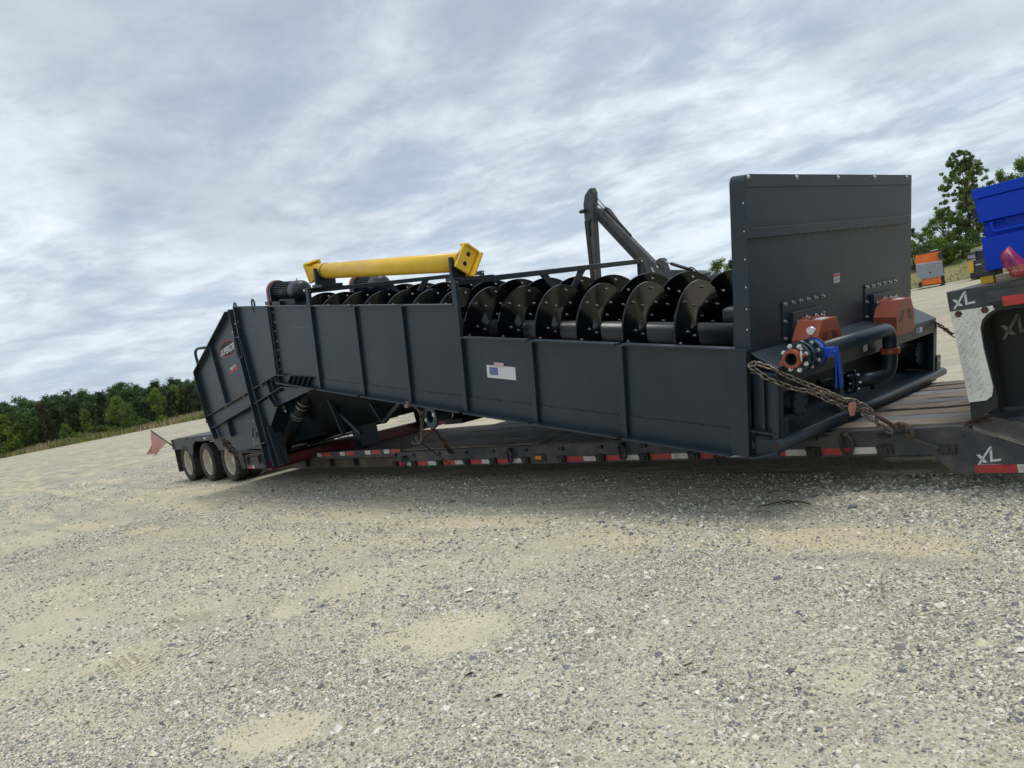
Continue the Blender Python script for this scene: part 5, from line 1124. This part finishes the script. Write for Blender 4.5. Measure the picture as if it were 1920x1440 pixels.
E3(((190, 365), (238, 350), (240, 390), (195, 398)), -.25, -.08, 'work_lamp', 'excavator_under')
E3(((1050, 1005), (1400, 1010), (1450, 1035), (1450, 1120), (1050, 1120)), .0, .5, 'boom_foot')
cz0 = at(*ce(1500, 1060), EY)
def eb(name, a, b, m='excavator_grey', bev=.04): mb = MB(); mb.box(a, b); return obj(name, mb, m, EX, bev)
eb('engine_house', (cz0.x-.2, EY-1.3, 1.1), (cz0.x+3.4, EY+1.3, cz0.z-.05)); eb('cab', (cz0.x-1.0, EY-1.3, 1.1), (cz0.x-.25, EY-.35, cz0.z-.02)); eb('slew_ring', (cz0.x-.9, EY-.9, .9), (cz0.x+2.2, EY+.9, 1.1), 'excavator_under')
for y in (-1.5, 1.0): eb('track', (cz0.x-1.8, EY+y, 0), (cz0.x+2.9, EY+y+.5, .9), 'rubber', .3)
# bucket end of the stick
p = at(*ce(350, 1260), EY); eb('bucket', (p.x-.6, EY-.5, max(.1, p.z-1.1)), (p.x+.4, EY+.7, p.z), 'excavator_under', .15)
# ================================================================== distant machines
def machine(px, py, base, name, label, cat):
    T = thing(name, base, label, cat); vd = Vector((base.x, base.y, 0)).normalized(); rr_ = Vector((vd.y, -vd.x, 0)); n_ = -vd
    def P(x, y, dep=0.0):
        q = onpl(x, y, n_, n_.dot(base)); return q+vd*dep
    def poly(pts, d0, d1, nm, m, bev=0):
        A = [P(*c8(*k)) for k in pts]; mb = MB(); mb.prism([a+vd*d0 for a in A], [a+vd*d1 for a in A]); return obj(nm, mb, m, T, bev)
    return T, P, poly
T1, P1_, poly = machine(0, 0, atz(1742, 540), 'screening_plant', 'orange and grey mobile screener parked at the far edge of the yard', 'screener')
poly(((187, 1008), (320, 985), (435, 958), (445, 1070), (185, 1108)), .3, 2.8, 'hopper', 'machine_orange')
poly(((187, 1008), (435, 960), (432, 975), (192, 1022)), .25, .31, 'hopper_lip', 'machine_black')
poly(((400, 1010), (438, 975), (445, 1065), (410, 1050)), .1, .29, 'hopper_side', 'machine_black')
poly(((330, 975), (400, 958), (405, 966), (335, 985)), .2, .5, 'top_plate', 'machine_light')
poly(((188, 1108), (445, 1070), (462, 1205), (430, 1232), (250, 1258), (205, 1225)), 0, .9, 'rear_panel', 'machine_grey', .08)
poly(((315, 1185), (338, 1180), (336, 1192), (322, 1195)), -.03, -.005, 'panel_bolt', 'black_print')
poly(((240, 1262), (415, 1232), (420, 1290), (250, 1312)), .1, .8, 'chassis', 'machine_orange')
poly(((415, 1225), (465, 1215), (475, 1290), (420, 1300)), .4, 2.4, 'engine_bay', 'machine_black')
poly(((215, 1290), (245, 1275), (255, 1330), (222, 1340)), -.1, 3.5, 'track', 'rubber', .05); poly(((425, 1290), (482, 1275), (486, 1290), (430, 1312)), -.1, 3.5, 'track', 'rubber', .05)
poly(((410, 1228), (428, 1226), (440, 1290), (420, 1296)), 0, .3, 'side_plate', 'machine_orange'); poly(((445, 1085), (470, 1190), (462, 1200), (440, 1090)), .2, 2.2, 'conveyor_frame', 'machine_black')
poly(((250, 1300), (440, 1290), (440, 1296), (250, 1320)), .5, 3.0, 'under_frame', 'machine_black')
T2, P2_, poly = machine(0, 0, atz(1838, 523), 'yellow_crusher', 'dark machine with a yellow panel standing behind the trailer neck', 'crusher')
poly(((675, 1000), (765, 988), (775, 1050), (685, 1080)), 0, 1.5, 'control_cabinet', 'machine_black', .03); poly(((690, 1025), (760, 1015), (765, 1045), (693, 1056)), -.02, -.002, 'cabinet_window', 'machine_grey')
poly(((692, 1092), (742, 1085), (747, 1190), (700, 1190)), -.05, 1.2, 'yellow_panel', 'machine_yellow', .03)
poly(((745, 1075), (860, 1050), (880, 1210), (752, 1220)), .1, 3.0, 'engine_house', 'machine_black', .05); poly(((770, 960), (900, 950), (900, 1080), (770, 1100)), .5, 3.0, 'hopper', 'machine_black', .05)
poly(((740, 965), (830, 955), (835, 975), (742, 985)), .3, 1.5, 'top_parts', 'machine_grey'); poly(((712, 1200), (900, 1190), (905, 1225), (718, 1255)), .1, 3.4, 'track', 'rubber', .1); poly(((765, 1110), (820, 1100), (822, 1112), (767, 1122)), .0, .09, 'rail', 'machine_light')
# small dark thing peeking out right of the head plate
mb = MB(); p = atz(1702, 540); mb.box((p.x-.15, p.y, 0), (p.x+.12, p.y+.8, .55)); mb.box((p.x-.1, p.y+.1, .55), (p.x+.08, p.y+.6, .75)); o = obj('equipment_case', mb, 'machine_black', None, .05); setp(o, label='small dark case on the far edge beside the head plate', category='case')
# ================================================================== land beyond the yard
edge = [(-420, -160), (-260, -60), (-160.5, 18.8), (-147, 32), (-135, 45.6), (-118, 60), (-90, 68), (-55, 67), (-30, 66), (-18, 65.5), (10, 66), (80, 60), (260, 20)]
mb = MB(); vs = []; rows = ((0, .012), (1.2, .22), (4, .75), (9, 2.0), (16, 2.7), (40, 3.2), (300, 9))
ex_ = []
for i in range(len(edge)-1):
    a, b = Vector((*edge[i], 0)), Vector((*edge[i+1], 0)); n = max(1, int((b-a).length/3)); ex_ += [a.lerp(b, k/n) for k in range(n)]
ex_.append(Vector((*edge[-1], 0)))
for i, p in enumerate(ex_):
    d = (ex_[min(i+2, len(ex_)-1)]-ex_[max(i-2, 0)]).normalized(); nn_ = Vector((-d.y, d.x, 0))
    lk = 1-.78*float(sm(np.array(-p.x), 60, 110))
    for (o_, z) in rows: vs.append(p+nn_*(o_+(random.uniform(-.5, .5) if o_ < 2 else 0))+Vector((0, 0, z*lk*(1+.12*math.sin(i*.3))+(.0 if o_ else 0))))
m_ = len(rows); mb.add(vs, [(i*m_+j, (i+1)*m_+j, (i+1)*m_+j+1, i*m_+j+1) for i in range(len(ex_)-1) for j in range(m_-1)], True)
mat('bank_grass', (.16, .155, .06), .95, var=.45, vscale=.5, dirt=(.30, .24, .12), dirt_amt=.8, dscale=.35, bump=.8, bscale=3)
bk = obj('grass_bank', mb, 'bank_grass'); bk['kind'] = 'structure'
def bankz(x, y):
    best = None
    for i in range(0, len(ex_)-1):
        a, b = ex_[i], ex_[i+1]; d = b-a; t = max(0, min(1, ((x-a.x)*d.x+(y-a.y)*d.y)/d.length_squared)); q = a+d*t; dist = math.hypot(x-q.x, y-q.y)
        if best is None or dist < best[0]: best = (dist, q, d)
    o_ = best[0]; lk = 1-.78*float(sm(np.array(-best[1].x), 60, 110))
    s_ = (x-best[1].x)*(-best[2].y)+(y-best[1].y)*best[2].x
    if s_ < 0: return 0
    for (a, za), (b, zb_) in zip(rows[:-1], rows[1:]):
        if o_ <= b: return (za+(zb_-za)*(o_-a)/(b-a))*lk
    return rows[-1][1]*lk
# grass and weeds along the edge
def grass(name, npts, band, hgt_, mname, zone, label, wd_=.03):
    K = npts; seg = np.array([(p.x, p.y) for p in ex_]); L_ = len(seg)-1
    xr = rng.random(K); idx = np.array([i for i in range(L_) if zone[0] <= seg[i][0] <= zone[1]]); ii = rng.choice(idx, K); a = seg[ii]; b = seg[ii+1]; p = a+(b-a)*xr[:, None]
    d = b-a; d /= np.linalg.norm(d, axis=1)[:, None]; nn_ = np.stack([-d[:, 1], d[:, 0]], 1); o_ = rng.uniform(band[0], band[1], K); p = p+nn_*o_[:, None]
    lk = 1-.78*sm(-p[:, 0], 60, 110); z = np.interp(o_, [r[0] for r in rows], [r[1] for r in rows])*lk
    h = hgt_*rng.uniform(.5, 1.2, K)*(.6+.8*fbm(p[:, 0]*.15, p[:, 1]*.15, 2)); an = rng.uniform(0, 6.28, K); wx = np.cos(an)*wd_*rng.uniform(.6, 1.6, K); wy = np.sin(an)*wd_*1.3; lx = rng.normal(0, .22, K)*h; ly = rng.normal(0, .22, K)*h
    co = np.stack([np.stack([p[:, 0]-wx, p[:, 1]-wy, z-.05], 1), np.stack([p[:, 0]+wx, p[:, 1]+wy, z-.05], 1), np.stack([p[:, 0]+lx, p[:, 1]+ly, z+h], 1)], 1).reshape(-1, 3)
    fc = np.arange(K*3).reshape(-1, 3); t_ = rng.uniform(.6, 1.3, (K, 1))*np.ones((1, 3)); gr = (fbm(p[:, 0]*.12+3, p[:, 1]*.12, 3) > .56); t_[gr] *= np.array([.62, .80, .5])
    me = meshfast(name, co, fc, np.repeat(t_, 3, 0), mname); o = bpy.data.objects.new(name, me); COL.objects.link(o); setp(o, kind='stuff', label=label, category='grass'); return o
grass('dry_grass', 26000, (-.6, 9), 1.0, 'dry_grass', (-260, -110), 'tall tan grass strip along the left edge of the yard', .10)
grass('bank_weeds', 30000, (-.3, 16), .17, 'dry_grass', (-60, 30), 'short mixed grass on the bank behind the parked machines', .06)
# ------------------------------------------------------------------ trees
def crown_mesh(name, seed, kind, mname, nleaf=3000):
    r = np.random.default_rng(seed); cl = []
    if kind == 'round':
        for k in range(80):
            z = r.uniform(.08, .97); rad = .44*math.sin(math.pi*min(1, (z+.10))**1.0)**.6 if z < .93 else .12; a = r.uniform(0, 6.28); q = rad*math.sqrt(r.uniform(.15, 1)); cl.append((q*math.cos(a), q*math.sin(a), z, r.uniform(.05, .12)))
    elif kind == 'cone':
        for k in range(50):
            z = r.uniform(.05, .98); rad = .30*(1-z)**.75+.02; a = r.uniform(0, 6.28); q = rad*math.sqrt(r.uniform(.3, 1)); cl.append((q*math.cos(a), q*math.sin(a), z, .045+.07*(1-z)))
    elif kind == 'column':
        for k in range(50):
            z = r.uniform(.04, .98); rad = .26*math.sin(math.pi*min(1, z*.85+.12))**.5+.02; a = r.uniform(0, 6.28); q = rad*math.sqrt(r.uniform(.2, 1)); cl.append((q*math.cos(a), q*math.sin(a), z, r.uniform(.05, .11)))
    elif kind == 'bush':
        for k in range(34):
            z = r.uniform(.05, .9); rad = .55*math.sqrt(max(.02, 1-z*z)); a = r.uniform(0, 6.28); q = rad*math.sqrt(r.uniform(.1, 1)); cl.append((q*math.cos(a), q*math.sin(a), z, r.uniform(.10, .2)))
    elif kind == 'open':
        for k in range(330):
            z = r.uniform(.08, .995); rad = (.30 if z < .3 else .34*(1-((z-.38)/.66)**2) if z > .38 else .34)+.02; a = r.uniform(0, 6.28); q = rad*r.uniform(.25, 1.08); cl.append((q*math.cos(a), q*math.sin(a), z+.02*r.normal(), r.uniform(.014, .040)))
    cl = np.array(cl); w_ = cl[:, 3]**1.7; w_ /= w_.sum(); ii = r.choice(len(cl), nleaf, p=w_); c = cl[ii, :3]; d = r.normal(0, 1, (nleaf, 3)); d /= np.linalg.norm(d, axis=1)[:, None]
    c = c+d*cl[ii, 3:4]*(r.uniform(.25, 1.15, (nleaf, 1)))*np.array([1, 1, .8]); c[:, 2] = np.maximum(c[:, 2], .01)
    s_ = {'open': .0095, 'bush': .022}.get(kind, .0135)*r.uniform(.6, 1.4, (nleaf, 1)); u = r.normal(0, 1, (nleaf, 3)); u /= np.linalg.norm(u, axis=1)[:, None]; v = np.cross(u, d+.01); v /= np.linalg.norm(v, axis=1)[:, None]+1e-6
    co = np.stack([c-u*s_, c+v*s_*.8, c+u*s_, c-v*s_*.8], 1).reshape(-1, 3); fc = np.arange(nleaf*4).reshape(-1, 4)
    ct = r.uniform(.62, 1.4, len(cl))[ii]*r.uniform(.75, 1.25, nleaf); t_ = np.stack([ct*r.uniform(.85, 1.2, nleaf), ct, ct*.9], 1)
    return meshfast(name, co, fc, np.repeat(t_, 4, 0), mname, tot=4), cl
def trunk_mesh(name, cl, m='bark', r0_=.022, top=.8, limbs=9):
    mb = MB(); mb.tube([(0, 0, -.03), (.01, .0, top*.35), (-.01, .01, top*.7), (0, 0, top)], [r0_, r0_*.75, r0_*.45, r0_*.12], 7)
    for k in range(limbs):
        c = cl[(k*7) % len(cl)]; z0_ = max(.05, c[2]*.6); mb.tube([(0, 0, z0_), (c[0]*.5, c[1]*.5, (z0_+c[2])/2+.01), (c[0], c[1], c[2])], [r0_*.4, r0_*.25, r0_*.08], 5)
    me = bpy.data.meshes.new(name); me.from_pydata([tuple(v) for v in mb.v], [], mb.f); me.polygons.foreach_set('use_smooth', mb.sm); me.materials.append(MATS[m]); return me
TM = {}
for key, kind, mname, nl, sd_ in (('mid', 'round', 'leaf_mid', 7500, 1), ('mid2', 'round', 'leaf_mid', 7500, 2), ('bright', 'round', 'leaf_bright', 7500, 3), ('brightcol', 'column', 'leaf_bright', 5000, 4), ('cedar', 'column', 'leaf_dark', 7500, 5), ('cedar2', 'cone', 'leaf_dark', 6000, 6), ('brown', 'column', 'leaf_brown', 6500, 7), ('bush', 'bush', 'leaf_bright', 3500, 8), ('dark', 'round', 'leaf_dark', 7500, 10), ('tall', 'open', 'leaf_tall', 26000, 9), ('bushdark', 'bush', 'leaf_mid', 4000, 12), ('rmid', 'round', 'leaf_rightmid', 8000, 21), ('pine', 'cone', 'leaf_rightmid', 7000, 14)):
    me, cl = crown_mesh('crown', sd_, kind, mname, nl); TM[key] = (me, trunk_mesh('trunk', cl, top=.9 if key == 'tall' else .75, r0_=.016 if key == 'tall' else .022, limbs=40 if key == 'tall' else 9))
NAMEK = {'mid': 'broadleaf_tree', 'mid2': 'broadleaf_tree', 'bright': 'broadleaf_tree', 'brightcol': 'young_tree', 'cedar': 'cedar_tree', 'cedar2': 'cedar_tree', 'brown': 'cedar_tree', 'bush': 'bush', 'dark': 'broadleaf_tree', 'tall': 'broadleaf_tree', 'bushdark': 'bush', 'pine': 'pine_tree', 'rmid': 'broadleaf_tree'}
def tree(key, p, h, wid, label, group, rz=None):
    cat = 'bush' if 'bush' in key else 'tree'; z = bankz(p.x, p.y)
    o = bpy.data.objects.new(NAMEK[key], None); COL.objects.link(o); o.location = (p.x, p.y, z-.05); o.scale = (wid, wid, h); o.rotation_euler = (0, 0, random.uniform(0, 6.28) if rz is None else rz)
    setp(o, label=label, category=cat, group=group)
    a = bpy.data.objects.new('trunk', TM[key][1]); COL.objects.link(a); a.parent = o; b = bpy.data.objects.new('crown', TM[key][0]); COL.objects.link(b); b.parent = o; return o
ORD = ['first', 'second', 'third', 'fourth', 'fifth', 'sixth', 'seventh', 'eighth', 'ninth', 'tenth', 'eleventh', 'twelfth', 'thirteenth', 'fourteenth', 'fifteenth', 'sixteenth', 'seventeenth', 'eighteenth', 'nineteenth', 'twentieth']
# place by photo column: base just beyond the yard edge at depth off the edge; height from the pixel row of the top
def edge_at(px, back):
    y = 860-px*.197; d = ray(px, y); d = Vector((d.x, d.y, 0)).normalized()
    best = None
    for i in range(len(ex_)-1):
        a, b = ex_[i], ex_[i+1]; e = b-a; det = d.x*(-e.y)+d.y*e.x
        if abs(det) < 1e-9: continue
        t = (a.x*(-e.y)+a.y*e.x)/det; u = (d.x*a.y-d.y*a.x)/det
        if t > 0 and 0 <= u <= 1 and (best is None or t < best): best = t
    return d*((best or 140)+back)
def tree_px(key, px, ytop, back, ratio, label, group, **k):
    p = edge_at(px, back); z = bankz(p.x, p.y)
    # top height: solve along the vertical through p
    n_ = Vector((p.x, p.y, 0)).normalized(); q = onpl(px-(860-px*.197-ytop)*.19, ytop, n_, n_.dot(p)); h = max(1.5, q.z-z); return tree(key, p, h, h*ratio, label, group)
DESC = {'mid': 'mid green rounded tree', 'mid2': 'mid green broad tree', 'bright': 'bright green leafy tree', 'brightcol': 'slender bright green sapling', 'cedar': 'very dark dense cedar', 'cedar2': 'dark pointed cedar', 'brown': 'brownish green cedar', 'bush': 'low bright green bush', 'dark': 'dark rounded tree', 'bushdark': 'low mid green bush', 'rmid': 'x', 'pine': 'pyramidal green pine'}
front = [('bush', 6, 775, 3, .9), ('mid', 40, 762, 8, .8), ('cedar', 8, 752, 12, .75), ('mid2', 62, 772, 9, .8), ('brown', 92, 758, 5, .62), ('cedar', 112, 757, 9, .7), ('bright', 130, 795, 4, .9), ('cedar', 150, 745, 9, .65), ('bush', 152, 808, 2, 1.1), ('brightcol', 170, 766, 4, .6), ('cedar', 190, 752, 9, .7), ('bushdark', 196, 795, 3, 1.2),
         ('bright', 232, 744, 8, 1.0), ('mid2', 250, 765, 5, .9), ('bush', 215, 797, 2, 1.1), ('cedar2', 205, 735, 14, .9), ('cedar', 282, 748, 8, .8), ('bright', 305, 728, 11, .85), ('bushdark', 272, 782, 3, 1.2), ('cedar', 330, 728, 8, .7), ('bush', 306, 777, 2, 1.2), ('brown', 352, 730, 9, .7), ('bright', 338, 722, 13, .8), ('dark', 368, 722, 9, .8), ('cedar', 392, 722, 9, .8), ('mid', 410, 715, 12, .8), ('mid', -40, 770, 8, .9), ('cedar', -80, 775, 8, .8), ('bright', 20, 778, 5, .9)]
front.sort(key=lambda a: a[1]); cnts = {}
for key, px, yt, bkd, ra in front:
    c = cnts.get(key, 0); cnts[key] = c+1
    tree_px(key, px, yt, bkd, ra, f"{DESC[key]}, {ORD[c]} such one from the left in the left wood", 'trees along the left edge of the yard')
# the mass of the wood behind
P = []
rowsb = []
sl = lambda px: np.interp(px, [-60, 0, 30, 60, 100, 130, 155, 200, 230, 265, 300, 320, 345, 375, 420], [775, 755, 748, 742, 745, 736, 727, 730, 717, 712, 716, 706, 706, 703, 700])
for k in range(46):
    px = -60+500*k/45; back = 38+30*(k % 3); p = edge_at(px, back); yt = float(sl(px))+random.uniform(-3, 12)+(4 if k % 3 else 0); n_ = Vector((p.x, p.y, 0)).normalized(); z = bankz(p.x, p.y); q = onpl(px-(860-px*.197-yt)*.19, yt, n_, n_.dot(p)); rowsb.append((p, z, max(6, q.z-z)))
# one object: joined crowns of the far wood (reads as one mass)
cos_, fcs_, tis_ = [], [], []; o_ = 0
for k, (p, z, h) in enumerate(rowsb):
    key = ('mid', 'dark', 'mid2', 'dark', 'mid')[k % 5]; me = TM[key][0]; n_ = len(me.vertices); c = np.empty(n_*3, np.float32); me.vertices.foreach_get('co', c); c = c.reshape(-1, 3); t_ = np.empty(n_*4, np.float32); me.attributes['tint'].data.foreach_get('color', t_); t_ = t_.reshape(-1, 4)[:, :3]
    a = random.uniform(0, 6.28); s_ = h*random.uniform(.85, 1.15); x = (c[:, 0]*math.cos(a)-c[:, 1]*math.sin(a))*s_+p.x; y = (c[:, 0]*math.sin(a)+c[:, 1]*math.cos(a))*s_+p.y; cos_.append(np.stack([x, y, c[:, 2]*h+z], 1)); fcs_.append(np.arange(n_).reshape(-1, 4)+o_); o_ += n_; tis_.append(t_*random.uniform(.75, 1.1)*np.array([.9, 1, 1.15]))  # bluish tint puts the haze of distance into the crowns' colour
me = meshfast('far_wood', np.concatenate(cos_), np.concatenate(fcs_), np.concatenate(tis_), 'leaf_far_hazed', tot=4); o = bpy.data.objects.new('far_wood', me); COL.objects.link(o); setp(o, kind='stuff', label='far green wood rising as one mass behind the front row of trees', category='wood')
# right side trees beyond the bank
def tree_r(key, px, ytop, dist, ratio, label, grp='trees behind the parked machines'):
    d = ray(px, 500); d = Vector((d.x, d.y, 0)).normalized()
    p = d*dist; z = bankz(p.x, p.y); n_ = d; q = onpl(px, ytop, n_, n_.dot(p)); h = max(1.5, q.z-z)
    q2 = onpl(px+(490-ytop)*.19*.0, ytop, n_, n_.dot(p)); return tree(key, Vector((q2.x, q2.y, 0)), h, h*ratio, label, grp)
tree_r('tall', 1797, 286, 84, .85, 'tall open-crowned tree standing highest behind the orange screener')
tree_r('rmid', 1762, 392, 83, .95, 'rounded green tree at the left foot of the tallest tree')
tree_r('rmid', 1735, 425, 90, 1.0, 'green bushy tree between the head plate and the tallest tree')
tree_r('mid2', 1708, 428, 95, .8, 'mid green tree just right of the head plate'); tree_r('bright', 1706, 452, 78, 1.0, 'bright green small tree at the right edge of the head plate')
tree_r('pine', 1778, 432, 78, .7, 'young green pine in front of the tallest tree'); tree_r('bright', 1758, 446, 76, 1.1, 'bright green shrub-like tree right behind the orange screener')
tree_r('pine', 1800, 440, 77, .8, 'low green pine between the screener and the blue box'); tree_r('mid', 1820, 425, 80, .9, 'mid green tree half hidden by the blue box'); tree_r('bushdark', 1728, 455, 77, 1.4, 'low dark bush left of the orange screener')
tree_r('rmid', 1818, 345, 92, .8, 'full green tree behind the left edge of the blue box'); tree_r('bushdark', 1785, 452, 76, 1.6, 'low spreading bush above the grass bank')
tree_r('rmid', 1873, 320, 95, .5, 'small crown peeking over the blue box'); tree_r('rmid', 1912, 298, 95, .7, 'larger crown peeking over the blue box at the right'); tree_r('dark', 1940, 330, 92, .7, 'dark tree hidden behind the blue box')
tree_r('bright', 1345, 487, 88, .9, 'light green crown showing just left of the head plate'); tree_r('dark', 1372, 484, 92, .8, 'dark crown showing at the left edge of the head plate')
for k, px in enumerate((1420, 1480, 1540, 1600, 1660)): tree_r('dark' if k % 2 else 'mid', px, 470-(px-1400)*.15, 90, .8, f'green tree behind the tall head plate, {ORD[k]} from its left edge')
